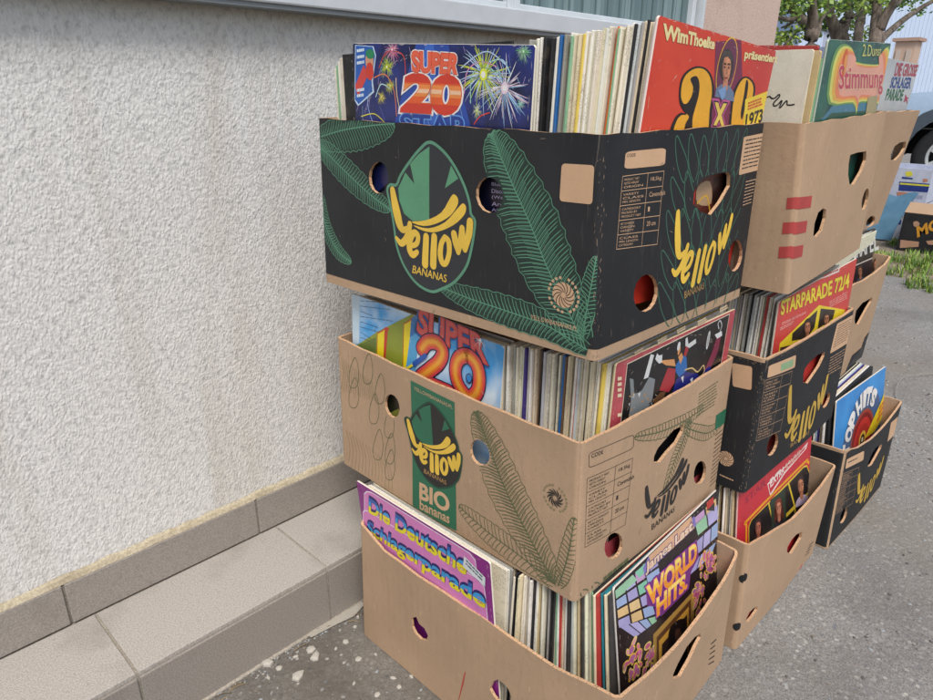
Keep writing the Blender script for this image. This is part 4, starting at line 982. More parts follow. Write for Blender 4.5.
f = cover((.878,-.566,.642), (1.19,-.572,.640), (.878,-.600,.331), ink('1a1a1c', .35), 'black record sleeve with tall white slanted capitals, above the torn black patch', edge='8a8680')
zh = Z(860, 230, 9.589)
otext(f, 'CHAPEL', zh([(-70,160),(172,12),(176,185),(-66,280)]), [(.02, 'd8d8d0')], 3, shear=0)
quadfill(f, zh([(-60,340),(205,225),(235,340),(230,560),(-60,560)]), ink('c9c2b4', .4), 2); quadfill(f, zh([(-60,352),(202,238),(228,345),(228,560),(-60,560)]), ink('2a2228', .4), 3)
portrait(f, zh([(85,270),(200,230),(222,420),(95,470)]), None, '3a2a20', 'c4805c', '4a3a38', 4); portrait(f, zh([(-60,340),(45,300),(60,480),(-50,520)]), None, '3a2a20', 'a87458', '4a4a58', 4)
done(f)
zo = Z(820, 350, 5.39)
f = cover((.8972,-.6392,.3166), (1.2035,-.6572,.3133), (.8875,-.6795,.0104), mottled('blue_print', '2478bc', '3590d0', 8, .35), 'blue record sleeve with white capitals arched over a red disc, above the bottom black box')
c = f.inv(*zo([(226,482)])[0])
for i, (r, c_) in enumerate(((.125, '35608e'), (.078, '55606a'), (.074, 'a04038'), (.066, '7a2226'), (.055, 'c03430'), (.04, 'a82c2a'), (.022, 'd8b24a'), (.014, '3a2a1e'), (.006, 'e8dcc0'))): f.ell(c, r, r, ink(c_, .35), 1+i, 0, 40)
for ch, ad, wd in (('T', 176, .026), ('O', 155, .03), ('P', 136, .026), ('H', 112, .028), ('I', 94, .009), ('T', 79, .026), ('S', 59, .026)):
    a = radians(ad); ux, uy = math.sin(a), -math.cos(a); q_ = []
    for sg, rr in ((-1, .122), (1, .122), (1, .084), (-1, .084)): q_.append((c[0]+rr*math.cos(a)+sg*wd/2*ux*(rr/.1), c[1]+rr*math.sin(a)+sg*wd/2*uy*(rr/.1)))
    f.text(ch, q_, ink('e8e6e0', .4), 12, .06)
quadfill(f, zo([(350,210),(356,330),(290,440),(238,475),(330,268)]), ink('ead22c', .35), 14); lines(f, zo([(318,305),(346,260),(344,330),(300,400)]), 3, ink('d06a28', .4), 16, .7, 3)
done(f)

# ------------------------------------------------------------------ plain sleeves standing in rows
sl = bmesh.new(); bmesh.ops.create_cube(sl, size=1)
for v in sl.verts: v.co = V((v.co.x*.310, v.co.y*.0031, (v.co.z+.5)*.308))
bmesh.ops.bevel(sl, geom=sl.edges[:], offset=.0007, segments=1, affect='EDGES')
slm = bpy.data.meshes.new('record_sleeve'); sl.to_mesh(slm); sl.free(); slm.materials.append(sleeve_mat())
PAL = dict(white='ece8dc', cream='ddd0b0', ivory='e6dfc8', grey='9c9a92', sand='c4b087', black='1d1d20', charcoal='3d3c3a', orange='e0702c', blue='2a6cae', green='86b08a', yellow='e0c65a', red='b03a34', violet='45377e', brown='7a5c40', teal='1f7f8a', palegrey='c4c8c6', lightblue='b4cede', pink='c85a8a')
NM = dict(palegrey='pale grey', lightblue='light blue')
proto = None; COUNT = {}
def sleeve(M, colour, where, sc=1.0, sh=1.0):
    global proto
    if proto is None: proto = bpy.data.objects.new('record_sleeve', slm); o = proto
    else: o = proto.copy()
    COL.objects.link(o)
    o.matrix_world = M@Matrix.Diagonal((1, sc, sh, 1)); c = lin(PAL[colour]); k = random.uniform(.86, 1.06)
    o.color = (*[min(1, x*k*random.uniform(.97, 1.03)) for x in c], 1)
    meta(o, 'record sleeve with %s spine standing %s' % (NM.get(colour, colour), where), 'record sleeve', '%s spined sleeves %s' % (NM.get(colour, colour), where))
MIX = ['white']*12+['cream']*8+['ivory']*11+['grey', 'sand', 'sand', 'palegrey', 'palegrey', 'palegrey', 'black', 'brown', 'green', 'yellow']
def row(p0, p1, z0, lean0, lean1, where, fixed={}, pitch=.0033, pool=MIX, roll=(0, 0), hvar=.012, zsink=0):
    """sleeves with their spines facing the camera side; p = (x of spine, y); lean about the x axis"""
    L = abs(p1[1]-p0[1]); n = int(L/pitch); fx = {int(k*n): v for k, v in fixed.items()}
    i = 0; t = 0.0
    while t < 1 and i < 400:
        th = random.choice([.8, .9, 1, 1, 1, 1.1, 1.45])
        y = p0[1]+(p1[1]-p0[1])*t; x = p0[0]+(p1[0]-p0[0])*t+random.uniform(-.0035, .0035)
        ln = radians(lean0+(lean1-lean0)*t+random.uniform(-.25, .25)); rl = radians(roll[0]+(roll[1]-roll[0])*t+random.uniform(-.4, .4))
        M = Matrix.Translation((x+.155, y, z0[0]+(z0[1]-z0[0])*t if hasattr(z0, '__len__') else z0))@Matrix.Rotation(ln, 4, 'X')@Matrix.Rotation(rl, 4, 'Y')
        c = fx.get(i) or random.choice(pool); sleeve(M, c, where, th, 1-random.random()*hvar)
        t += pitch*(.12+.88*th)/L; i += 1
def rowx(x0, x1, y, z0, where, pool=MIX, pitch=.0034, jit=.004, lean=0, sh=1.0):
    """sleeves with their covers facing the wall-to-kerb face (stacked along x)"""
    x = x0
    while x < x1:
        M = Matrix.Translation((x, y+random.uniform(-jit, jit), z0))@Matrix.Rotation(math.pi/2, 4, 'Z')@Matrix.Rotation(radians(lean), 4, 'X')
        sleeve(M, random.choice(pool), where, 1, sh-random.random()*.01); x += pitch
PALE = ['white', 'cream', 'ivory', 'ivory', 'cream', 'palegrey', 'grey', 'sand']
row((.030, -.4655), (.080, -.5735), (.674, .684), 1.0, 2.4, 'in the top black box of the nearest stack', {.06: 'green', .2: 'black', .27: 'blue', .36: 'green', .68: 'orange', .86: 'black', .97: 'black'}, roll=(0, 3.5), pitch=.0027)
for k, (yy, c_) in enumerate(((-.303, 'black'), (-.290, 'ivory'), (-.279, 'white'), (-.268, 'green'), (-.258, 'ivory'))):
    sleeve(Matrix.Translation((.0222+k*.0044, yy, .670-.003*k))@Matrix.Rotation(math.pi/2, 4, 'Z')@Matrix.Rotation(radians(1), 4, 'Y'), c_, 'behind the fireworks sleeve, edge towards the wall', 1.2, 1-.004*k)
row((.036, -.449), (.072, -.573), .317, 0, 1, 'in the kraft middle box of the nearest stack', {.0: 'white', .17: 'violet', .3: 'brown', .56: 'blue', .7: 'orange', .8: 'black', .9: 'ivory', .95: 'yellow'}, hvar=.01, pitch=.0028, pool=['white']*7+['cream']*6+['ivory']*8+['grey', 'sand', 'palegrey', 'black', 'brown'])
rowx(.036, .06, -.284, .317, 'behind the sky blue sleeve', PALE, jit=.003, sh=.985)
row((.000, -.492), (.055, -.655), .006, 2, -7.0, 'in the plain bottom box of the nearest stack', {.02: 'ivory', .08: 'cream', .26: 'white', .38: 'black', .5: 'green', .55: 'red', .6: 'brown', .72: 'white', .86: 'green', .93: 'red', .97: 'teal', .99: 'teal'}, hvar=.02, pitch=.0034, pool=['white']*3+['cream', 'ivory']*2+['grey', 'palegrey', 'charcoal', 'black', 'grey', 'sand'])
rowx(.000, .018, -.337, .006, 'behind the purple sleeve', PALE, jit=.003, sh=.985)
row((.478, -.596), (.478, -.6195), .668, .3, .7, 'beside the dark green sleeve', {}, pool=['grey', 'palegrey', 'charcoal', 'green', 'lightblue'])
row((.448, -.49), (.490, -.615), .320, 0, 0, 'in the scuffed black middle box', {.3: 'black', .78: 'black', .97: 'red'}, hvar=.008, pool=['white']*4+['ivory']*3+['palegrey', 'cream', 'grey'])
row((.420, -.52), (.424, -.658), .007, -1, -6.3, 'in the pale bottom box with black plugs', {.9: 'red'}, hvar=.03, pool=['white', 'ivory', 'cream', 'sand', 'charcoal', 'black', 'brown'])
row((.866, -.535), (.866, -.562), .664, 3, 3.5, 'behind the silver sleeve', {}, pool=PALE)
row((.872, -.53), (.880, -.56), .330, 0, 4, 'behind the black sleeve with tall capitals', {}, pool=PALE)
row((.868, -.53), (.884, -.668), .006, 0, -7, 'behind the blue sleeve with the red disc', {.5: 'blue', .62: 'white', .8: 'lightblue', .86: 'violet', .95: 'white'}, hvar=.015, pool=['white', 'ivory', 'cream', 'black', 'palegrey', 'blue', 'lightblue'], pitch=.0045)

# ------------------------------------------------------------------ wall, step, window
def plaster():
    m, t, b = nt('rough_plaster'); co = objco(t)
    v = node(t, 'ShaderNodeTexVoronoi', i_Scale=250.0); wn = noise(t, 60, 3, co)
    w = node(t, 'ShaderNodeVectorMath', operation='ADD'); sc_ = node(t, 'ShaderNodeVectorMath', operation='SCALE'); sc_.inputs['Scale'].default_value = .009
    nz = node(t, 'ShaderNodeTexNoise', i_Scale=70.0, i_Detail=3.0); t.links.new(co, nz.inputs['Vector'])
    t.links.new(nz.outputs['Color'], sc_.inputs[0]); t.links.new(co, w.inputs[0]); t.links.new(sc_.outputs[0], w.inputs[1])
    mp = node(t, 'ShaderNodeMapping'); mp.inputs['Scale'].default_value = (1, 1, .62); mp.inputs['Rotation'].default_value = (0, .5, 0); t.links.new(w.outputs[0], mp.inputs['Vector'])
    t.links.new(mp.outputs['Vector'], v.inputs['Vector'])
    fine = noise(t, 420, 3, co); mid = noise(t, 130, 4, mp.outputs['Vector'], .65)
    h = mix(t, ramp(t, v.outputs['Distance'], [(0, 1), (.75, 0)]), mid, .62); h = mix(t, h, fine, .15)
    bump(t, b, h, .85, .0030)
    col = mix(t, lin('d0cfca'), lin('dfddd7'), ramp(t, mid, [(.3, 0), (.7, 1)]))
    soft = noise(t, 1.6, 4, objco(t, (1, 1, .35)))
    col = mix(t, col, lin('c6bfb0'), ramp(t, soft, [(.5, 0), (.75, .55)]))
    streak = noise(t, 7, 4, objco(t, (1, 1, .06)), .6)
    col = mix(t, col, lin('ab9f8b'), ramp(t, streak, [(.57, 0), (.72, .4)]))
    sep = t.nodes.new('ShaderNodeSeparateXYZ'); t.links.new(co, sep.inputs[0])
    def near(out, at, wd, wob=.03):
        n_ = node(t, 'ShaderNodeMath', operation='MULTIPLY_ADD'); t.links.new(noise(t, 5, 3, co), n_.inputs[0]); n_.inputs[1].default_value = wob*2; t.links.new(out, n_.inputs[2])
        s1 = node(t, 'ShaderNodeMath', operation='SUBTRACT'); t.links.new(n_.outputs[0], s1.inputs[0]); s1.inputs[1].default_value = at+wob
        a1 = node(t, 'ShaderNodeMath', operation='ABSOLUTE'); t.links.new(s1.outputs[0], a1.inputs[0])
        return ramp(t, a1.outputs[0], [(0, 1), (wd, 0)])
    blot = ramp(t, noise(t, 14, 4, objco(t, (1, 1, .3))), [(.38, 0), (.62, 1)])
    for at, wd, a_ in ((-.075, .05, .22), (-.46, .05, .42), (.08, .06, .12)):
        col = mix(t, col, lin('a08a68'), mix(t, (0, 0, 0), blot, mix(t, (0, 0, 0), (a_,)*3, near(sep.outputs[0], at, wd))))
    col = mix(t, col, lin('8d8576'), mix(t, (0, 0, 0), (.55,)*3, near(sep.outputs[2], 1.065, .05, .03)))  # band under the sill: dirt and the sill's shade, both put into the colour
    col = mix(t, col, lin('d9c9a4'), mix(t, (0, 0, 0), (.8,)*3, near(sep.outputs[2], .198, .012, .004)))
    crev = ramp(t, mid, [(.36, .72), (.49, 1)]); col = mix(t, col, crev, .6, 'MULTIPLY')  # shade in the hollows of the grain, multiplied into the colour
    t.links.new(col, b.inputs['Base Color']); b.inputs['Roughness'].default_value = .9; b.inputs['Specular IOR Level'].default_value = .2
    return m
def speckled(name, a, c, scale=420, rough=.55, dirt='6b6257', dpos=(.55, .8), bmp=.1):
    m, t, b = nt(name); co = objco(t); n = noise(t, scale, 2, co); big = noise(t, 6, 5, co); n3 = noise(t, scale*.35, 3, co)
    col = mix(t, lin(a), lin(c), ramp(t, n, [(.4, 0), (.6, 1)])); col = mix(t, col, lin(dirt), ramp(t, big, [(dpos[0], 0), (dpos[1], .6)]))
    col = mix(t, col, [x*.75 for x in lin(a)], ramp(t, n3, [(.6, 0), (.75, .6)]))
    t.links.new(col, b.inputs['Base Color']); b.inputs['Roughness'].default_value = rough; bump(t, b, n, bmp, .001); return m
from mathutils import noise as mn
mn0 = lambda x: mn.noise(V((x, .3, .7)))
PL = plaster(); TILE = speckled('terrazzo_tile', '99938a', 'b2aca3'); TILE2 = speckled('terrazzo_tile_riser', '857e76', '9a938a')  # upright tiles: same terrazzo darkened, their shade put into the colour
GROUT = speckled('grout', 'aaa294', '8f887c', 300, .9, '6e6353', (.45, .7), .5)
WHITE = ink('c9cfd2', .45, wear=.06); DARKM = ink('33363a', .7)
YW, YS, ZS, ZK = .081, -.104, .122, .198
house = empty('house', (.6, YW, 0)); meta(house, 'white rough plastered house wall with window ledge above the tiled plinth', 'building')
m = MB(); 
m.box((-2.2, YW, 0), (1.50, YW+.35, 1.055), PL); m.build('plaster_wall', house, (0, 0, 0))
m = MB(); x = -2.2+.11; n = 0
while x < 3.0:
    m.box((x+.002, YW-.009, ZS+.001), (x+.333, YW-.0005, ZK), TILE2, .0012); x += .335
m.box((-2.2, YW-.004, ZS), (2.075, YW-.0015, ZK-.003), GROUT); m.build('skirting', house, (0, 0, 0))
m = MB(); rg = random.Random(1); vs = []; N_ = 420
for i in range(N_+1):
    x = -2.2+4.2*i/N_; w1 = .004*mn0(x*40)+.002*mn0(x*140)
    vs += [(x, YW-.0005, ZK+.012+w1), (x, YW-.0045, ZK+.008+w1), (x, YW-.0075+w1*.3, ZK+.0006)]
m.add(vs, [[3*i+k, 3*i+3+k, 3*i+4+k, 3*i+1+k] for i in range(N_) for k in (0, 1)], speckled('old_sealant', 'a89c82', 'bfb49a', 260, .9, '8a7c64', (.5, .75), .6)); m.build('sealant_bead', house, (0, YW, ZK))
m = MB(); m.box((-2.2, .036, 1.052), (1.4855, YW+.3, 1.090), WHITE, .003); m.box((-2.2, .041, 1.0455), (1.484, YW, 1.0515), ink('8e9496', .5)); sill = m.build('window_sill', house, (0, 0, 1.05))
def blinds():
    mt, t, b = nt('window_glass'); co = objco(t); st = noise(t, 26, 2, objco(t, (1, 1, .02)), .4)
    col = mix(t, lin('5d7172'), lin('7b8f8f'), ramp(t, st, [(.4, 0), (.6, 1)])); col = mix(t, col, lin('47585c'), ramp(t, noise(t, 130, 0, objco(t, (1, 0, 0))), [(.55, 0), (.7, .6)]))
    t.links.new(col, b.inputs['Base Color']); b.inputs['Roughness'].default_value = .15; b.inputs['Specular IOR Level'].default_value = .6; return mt
GL = blinds()
for x0, x1 in ((-2.2, -1.02), (-.98, .628), (.668, 1.452)):
    w = MB(); w.box((x0-.02, YW+.002, 1.091), (x0, YW+.05, 2.2), WHITE, .002); w.box((x1, YW+.002, 1.091), (x1+.02, YW+.05, 2.2), WHITE, .002); w.box((x0+.0005, YW+.006, 1.0915), (x1-.0005, YW+.05, 1.108), WHITE, .002); w.box((x0+.0005, YW+.006, 2.16), (x1-.0005, YW+.05, 2.2), WHITE, .002)
    fr = w.build('window', house, (x0, YW, 1.09)); g = MB(); g.box((x0+.0005, YW+.018, 1.109), (x1-.0005, YW+.024, 2.159), GL)
    k = x0+.03
    while k < x1: g.box((k, YW+.0145, 1.109), (k+.004, YW+.0175, 2.159), ink('64787a', .4)); k += .055
    g.build('pane', fr, (x0, YW, 1.11))
m = MB(); m.box((-1.019, YW+.003, 1.091), (-1.001, YW+.06, 2.2), WHITE); m.box((.6485, YW-.004, 1.091), (.6475, YW+.06, 2.2), WHITE)
m = MB(); m.box((-2.2, YW, 2.205), (1.5, YW+.35, 3.4), PL); m.build('plaster_wall', house, (0, 0, 2.2))
STONE = speckled('washed_stone_render', 'b89c8e', 'cdb8aa', 240, .85, '9c8478', (.5, .8), .6)
m = MB(); m.box((1.5025, YW-.004, 0), (2.075, YW+.35, 3.4), STONE); m.box((1.4865, YW-.012, 1.03), (1.5015, YW+.03, 3.4), WHITE); m.build('pillar', house, (1.8, YW, 0))
m = MB(); m.box((-2.2, YW+.355, 0), (2.07, 6, 3.4), STONE); m.build('rear_walls', house, (0, 3, 0))

step = empty('tiled_step', (.6, 0, 0)); meta(step, 'low beige tiled plinth step running along the foot of the white wall', 'step')
m = MB(); x = -2.39-.001; treads = MB(); ris = MB()
xs = -.381-.335*5
while xs < 2.0:
    treads.box((xs+.002, YS+.003, ZS-.008), (xs+.333, YW-.0105, ZS), TILE, .0012)
    ris.box((xs+.002, YS, .001), (xs+.333, YS+.008, ZS-.0095), TILE2, .001); xs += .335
treads.build('tread', step, (0, 0, ZS)); ris.build('riser', step, (0, YS, 0))
m.box((-2.2, YS+.0035, 0), (2.07, YW-.001, ZS-.003), GROUT)
m.tube([(-2.2, YS-.001, .001), (2.07, YS-.001, .001)], .004, GROUT, 6); m.build('grout_bed', step, (0, 0, 0))

# ------------------------------------------------------------------ ground
def asphalt():
    m, t, b = nt('worn_asphalt'); co = objco(t)
    v = node(t, 'ShaderNodeTexVoronoi', i_Scale=88.0, i_Randomness=1.0); t.links.new(co, v.inputs['Vector'])
    v2 = node(t, 'ShaderNodeTexVoronoi', i_Scale=44.0, i_Randomness=1.0); t.links.new(co, v2.inputs['Vector'])
    sand = noise(t, 330, 4, co, .7); big = noise(t, 3.0, 5, co); mid = noise(t, 24, 5, co)
    col = mix(t, lin('64625e'), lin('a09d97'), ramp(t, sand, [(.35, 0), (.65, 1)]))
    stone = mix(t, lin('bdb8ae'), lin('5f646c'), v.outputs['Color'])
    col = mix(t, col, stone, mix(t, (0, 0, 0), ramp(t, v.outputs['Distance'], [(.26, .9), (.40, 0)]), ramp(t, mid, [(.36, .35), (.58, 1)])))
    bright = ramp(t, v2.outputs['Distance'], [(.10, .9), (.16, 0)])
    col = mix(t, col, lin('bdbab2'), mix(t, (0, 0, 0), bright, ramp(t, v2.outputs['Color'], [(.66, 0), (.7, .8)])))
    col = mix(t, col, lin('57534d'), ramp(t, big, [(.5, 0), (.7, .45)])); col = mix(t, col, lin('7d7466'), ramp(t, noise(t, 1.3, 3, co), [(.5, 0), (.7, .6)]))
    # trodden dirt lying against the step at the near end
    dx = ramp(t, noise(t, 9, 5, co), [(.3, 0), (.6, 1)]); sp_ = t.nodes.new('ShaderNodeSeparateXYZ'); t.links.new(co, sp_.inputs[0])
    mr = node(t, 'ShaderNodeMapRange'); mr.inputs['From Min'].default_value = .45; mr.inputs['From Max'].default_value = -.1; t.links.new(sp_.outputs[0], mr.inputs[0])
    col = mix(t, col, lin('59534a'), mix(t, (0, 0, 0), mix(t, (0, 0, 0), mr.outputs[0], .8), mix(t, (.45,)*3, (1,)*3, dx)))
    t.links.new(col, b.inputs['Base Color']); b.inputs['Roughness'].default_value = .85; b.inputs['Specular IOR Level'].default_value = .3
    h = mix(t, sand, v.outputs['Distance'], .5); h = mix(t, h, mid, .4); bump(t, b, h, .9, .0055); return m
ASP = asphalt()
# near sheet with real unevenness, far sheet below
NX, NY = 150, 120; vs = []; fs = []
rg = random.Random(2)
from mathutils import noise as mn
for j in range(NY+1):
    for i in range(NX+1):
        x, y = -1+4.6*i/NX, -3+3.2*j/NY; e = min(1, min(i, NX-i, j, NY-j)/6)
        z = (.0035*mn.noise(V((x*6, y*6, 0)))+.0022*mn.noise(V((x*22, y*22, 3))))*e; vs.append((x, y, min(z, .0012)))
for j in range(NY):
    for i in range(NX): a = j*(NX+1)+i; fs.append([a, a+1, a+NX+2, a+NX+1])
m = MB(); m.add(vs, fs, ASP, True); meta(m.build('pavement', None, (0, 0, 0)), kind='structure')
EARTH = speckled('dry_soil', '6f6353', '8c8170', 60, .95, '4f4a38', (.45, .7), .8)
m = MB(); m.add([(-200, -300, -.006), (400, -300, -.006), (400, 300, -.006), (-200, 300, -.006)], [[0, 1, 2, 3]], ASP); meta(m.build('ground', None, (0, 0, 0)), kind='structure')
m = MB(); e_ = [(3.42+.12*math.sin(k*1.7)+.07*math.sin(k*4.1), -4+.25*k) for k in range(60)]
m.add([(x, y, -.001) for x, y in e_]+[(5.7, y, -.001) for x, y in reversed(e_)], [list(range(120))], EARTH); meta(m.build('soil', None, (0, 0, 0)), kind='structure')

def pebble(mb, p, r, mat, rg):
    n = 6; a0 = rg.random()*6.3; rr = [r*rg.uniform(.7, 1.25) for _ in range(n)]; st = rg.uniform(.55, 1); c, s_ = math.cos(a0), math.sin(a0)
    ring = lambda k, z: [(p[0]+(rr[i]*k*math.cos(i*1.047)*c-rr[i]*k*st*math.sin(i*1.047)*s_), p[1]+(rr[i]*k*math.cos(i*1.047)*s_+rr[i]*k*st*math.sin(i*1.047)*c), p[2]+z) for i in range(n)]
    h = r*rg.uniform(.25, .7); vs = ring(1, -.001)+ring(.95, h*.6)+ring(.5, h)
    fs = [[i, (i+1) % n, n+(i+1) % n, n+i] for i in range(n)]+[[n+i, n+(i+1) % n, 2*n+(i+1) % n, 2*n+i] for i in range(n)]+[[2*n+i for i in range(n)]]
    mb.add(vs, fs, mat)
SM = [ink(c_, .9) for c_ in ('8c8a85', 'a5a29a', '6d6b68', '9aa0a2', '7d756a', '5c5a57')]
m = MB(); rg = random.Random(8)
def blocked(x, y): return (-.03 < x < 1.21 and -.70 < y < -.1)
for k in range(9000):
    if k % 4 == 0: x, y = rg.uniform(-.5, .1), rg.uniform(-.75, YS-.004)
    elif k % 4 == 3: x, y = rg.uniform(1.2, 3.5), rg.uniform(-1.6, -.1)
    else: x, y = rg.uniform(.2, 2.4), rg.uniform(-1.6, -.66)
    if blocked(x, y): continue
    pebble(m, (x, y, 0), .0008+.0036*rg.random()**3+(.0012 if x > 1.2 else 0), SM[rg.randrange(6)], rg)
for k in range(420):
    x = rg.uniform(-.5, .06); pebble(m, (x, YS-.002-.03*rg.random()**2.2, 0), .001+.002*rg.random(), SM[rg.randrange(6)], rg)
meta(m.build('gravel', None, (0, 0, 0)), kind='stuff')
CH = ink('b9b4a8', .9)
chips = [((268,663),.0105), ((279,668),.006), ((311,650),.011), ((315,657),.012), ((298,676),.012), ((296,657),.005), ((358,660),.0065), ((345,642),.006), ((355,627),.005), ((268,678),.005), ((376,655),.004), ((393,678),.006), ((399,687),.005), ((411,677),.005), ((377,695),.006), ((358,617),.0045), ((354,684),.004), ((336,649),.004), ((241,683),.003), ((320,608),.0)]
for (px_, r) in chips:
    if not r: continue
    q = on_z(px_[0], px_[1], 0); m = MB(); pebble(m, (q.x, q.y, .0008), r, CH, rg)
    meta(m.build('plaster_chip', None, q), 'small pale chip of broken plaster lying on the ground by the tiled step', 'plaster chip', 'plaster chips scattered beside the step')
m = MB(); ED = [on_z(*p, 0) for p in ((310,640),(330,622),(345,612),(357,600))]; vs = []
m2 = []
for i, q in enumerate(ED): m2.append((q.x, YS-.001, .004)); 
for i, q in enumerate(ED): m2.append((q.x+.004, YS-.012-.006*((i*7) % 3), .0035))
m.add(m2, [[i, i+1, 5+i, 4+i] for i in range(3)], ink('a9a396', .9)); 
meta(m.build('mortar_strip', None, ED[1]), 'thin broken strip of old mortar along the foot of the step', 'mortar')
rg = random.Random(31)
for k in range(12):
    x = rg.uniform(-.33, .03); y = YS-.006-.02*rg.random(); a_ = rg.uniform(-.9, .9); l = rg.uniform(.01, .03); m = MB()
    m.tube([(x, y, .002), (x+l*.5*math.cos(a_), y-.3*l*abs(math.sin(a_)), .004), (x+l*math.cos(a_), y-l*abs(math.sin(a_)), .0025)], .0007, ink(['8a7658', '6a5a44', 'a08c68'][k % 3], .9), 5)
    meta(m.build('twig', None, (x, y, .002)), 'short dry twig lying in the grit along the foot of the tiled step', 'twig', 'dry twigs along the step')
# bent wire by the far box
m = MB(); wp = [at_depth(x, y, 2.25) for x, y in ((899,402),(897,390),(900,378),(908,372),(925,370),(940,371))]
wp = [V((p.x, p.y, max(.004, p.z))) for p in [on_z(x, y, z_) for x, y, z_ in ((897,404,.003),(896,392,.01),(899,382,.02),(907,376,.02),(925,374,.01),(945,374,.003))]]
m.tube([V(q) for q in smooth([tuple(p) for p in wp], 5)], .0012, ink('9a948a', .6), 6); meta(m.build('wire', None, wp[0]), 'thin bent grey wire lying on the gravel beyond the farthest boxes', 'wire')

# grass
GR = [ink(c_, .7) for c_ in ('6f9438', '88ab46', '5a7f30', 'a0ba58', 'a0a05e')]
m = MB(); rg = random.Random(12)
def tuft(x, y, n, h):
    for _ in range(n):
        a = rg.random()*6.283; r = rg.random()*.03; bx, by = x+r*math.cos(a), y+r*math.sin(a); hh = h*rg.uniform(.4, 1.1); w = .0022+.002*rg.random(); b2 = rg.random()*6.283; l = hh*rg.uniform(.2, .9)
        c, s_ = math.cos(b2), math.sin(b2)
        m.add([(bx-s_*w, by+c*w, -.002), (bx+s_*w, by-c*w, -.002), (bx+c*l*.4+s_*w*.7, by+s_*l*.4-c*w*.7, hh*.65), (bx+c*l*.4-s_*w*.7, by+s_*l*.4+c*w*.7, hh*.65), (bx+c*l, by+s_*l, hh)], [[0, 1, 2, 3], [3, 2, 4]], GR[rg.randrange(5)])
for k in range(2600):
    x, y = rg.uniform(3.35, 5.6), rg.uniform(-1.6, 1.2)
    d = mn.noise(V((x*2.2, y*2.2, 1)))+(.22 if x > 3.6 else -.08)
    if d > 0: tuft(x, y, 10, .038+.045*max(0, d))
for p in ((922,285),(912,288),(928,292)): q = on_z(*p, 0); tuft(q.x, q.y, 26, .06); tuft(q.x+.05, q.y+.03, 20, .05)
meta(m.build('grass', None, (0, 0, 0)), kind='stuff')

# ------------------------------------------------------------------ cartons on the grass
def carton(name, lo, hi, rz, matl, label, art=None, cat='carton', flaps=True, lean=0):
    M = Matrix.Translation(V(lo))@Matrix.Rotation(rz, 4, 'Z')@Matrix.Rotation(lean, 4, 'Y'); s = [hi[k]-lo[k] for k in range(3)]
    root = empty(name, lo); meta(root, label, cat)
    b = MB(); t_ = .005
    for q0, q1 in (((0, 0, 0), (s[0], t_, s[2])), ((0, s[1]-t_, 0), (s[0], s[1], s[2])), ((0, t_+.0003, 0), (t_, s[1]-t_-.0003, s[2]-.0005)), ((s[0]-t_, t_+.0003, 0), (s[0], s[1]-t_-.0003, s[2]-.0005)), ((t_, t_, .001), (s[0]-t_, s[1]-t_, .005))): b.box(q0, q1, matl, .001, M)
    f = Flat(M@V((0, s[1], s[2])), M@V((0, 0, s[2])), M@V((0, s[1], 0)), .0006); f.LAY = .0008
    if art: art(f)
    for mt in f.mb.mats:
        fs = [fc for fc, mi in zip(f.mb.f, f.mb.m) if f.mb.mats[mi] is mt]; used = sorted({i for fc in fs for i in fc}); ix = {v: k for k, v in enumerate(used)}
        b.add([f.mb.v[i] for i in used], [[ix[i] for i in fc] for fc in fs], mt)
    b.build('body', root, lo)
    if flaps:
        g = MB(); g.box((0, 0, 0), (.11, s[1], .004), K, 0, M@Matrix.Translation((.001, 0, s[2]+.001))@Matrix.Rotation(-.5, 4, 'Y')); g.build('flap', root, lo)
    return root
zc = Z(863, 120, 10); zd = Z(863, 180, 10); WC = ink('c9cfe0', .6); NAV = ink('2c3f86', .5); YL = ink('e8e04a', .5); ORG = ink('c98a6c', .6)
def art_white(f):
    q = lambda z, p: f.fill([(min(f.L, max(0, a)), min(f.H, max(0, b))) for a, b in f.P(z(p))], QM, QL)
    global QM, QL
    QM, QL = NAV, 1; q(zd, [(365,15),(690,40),(670,125),(355,105)]); QM, QL = YL, 2; q(zd, [(372,28),(690,52),(686,68),(368,44)])
    QM, QL = YL, 1; q(zc, [(425,520),(470,512),(497,528),(490,560),(440,566),(425,548)]); QM, QL = NAV, 1; q(zc, [(392,566),(500,580),(500,594),(388,586)])
    QM, QL = ORG, 1; q(zd, [(338,120),(440,122),(458,145),(430,172),(345,160)]); QM = ORG; q(zc, [(600,588),(645,590),(650,615),(600,625)])
    f.textpx('SUPERFRUTTA', zd([(340,202),(512,214),(510,234),(338,222)]), ink('7d86a8', .6), 2, .03)
    lines(f, zd([(470,150),(600,155),(598,195),(468,190)]), 4, ink('97a0ba', .6), 2, .4, 3)
carton('fruit_carton', (4.82, -.005, .245), (5.2, .42, .468), 0, WC, 'white fruit carton with navy and yellow band, upper one by the car', art_white, flaps=False)
def art_low(f):
    for p, c_ in (([(345,320),(405,322),(395,375),(345,372)], '5a4c48'), ([(342,378),(392,380),(386,396),(340,394)], 'e8e04a'), ([(338,398),(386,400),(378,446),(330,440)], '2c3f86'), ([(268,412),(328,400),(322,430),(262,446)], 'e8e04a'), ([(258,450),(318,436),(308,490),(250,498)], '23284a'), ([(300,262),(330,264),(326,276),(298,274)], 'c98a6c')):
        P = [(min(f.L, max(0, a)), min(f.H, max(0, b))) for a, b in f.P(zd(p))]; f.fill(P, ink(c_, .5), 1)
    lines(f, zd([(290,310),(340,300),(335,355),(285,360)]), 5, ink('4f62a0', .6), 2, .5, 4); lines(f, zd([(180,480),(240,460),(235,560),(170,570)]), 5, ink('97a0ba', .6), 2, .4, 4)
carton('fruit_carton', (4.78, .0, 0), (5.18, .42, .238), 0, WC, 'white fruit carton with small navy squares, lower one behind the black carton', art_low, flaps=False)
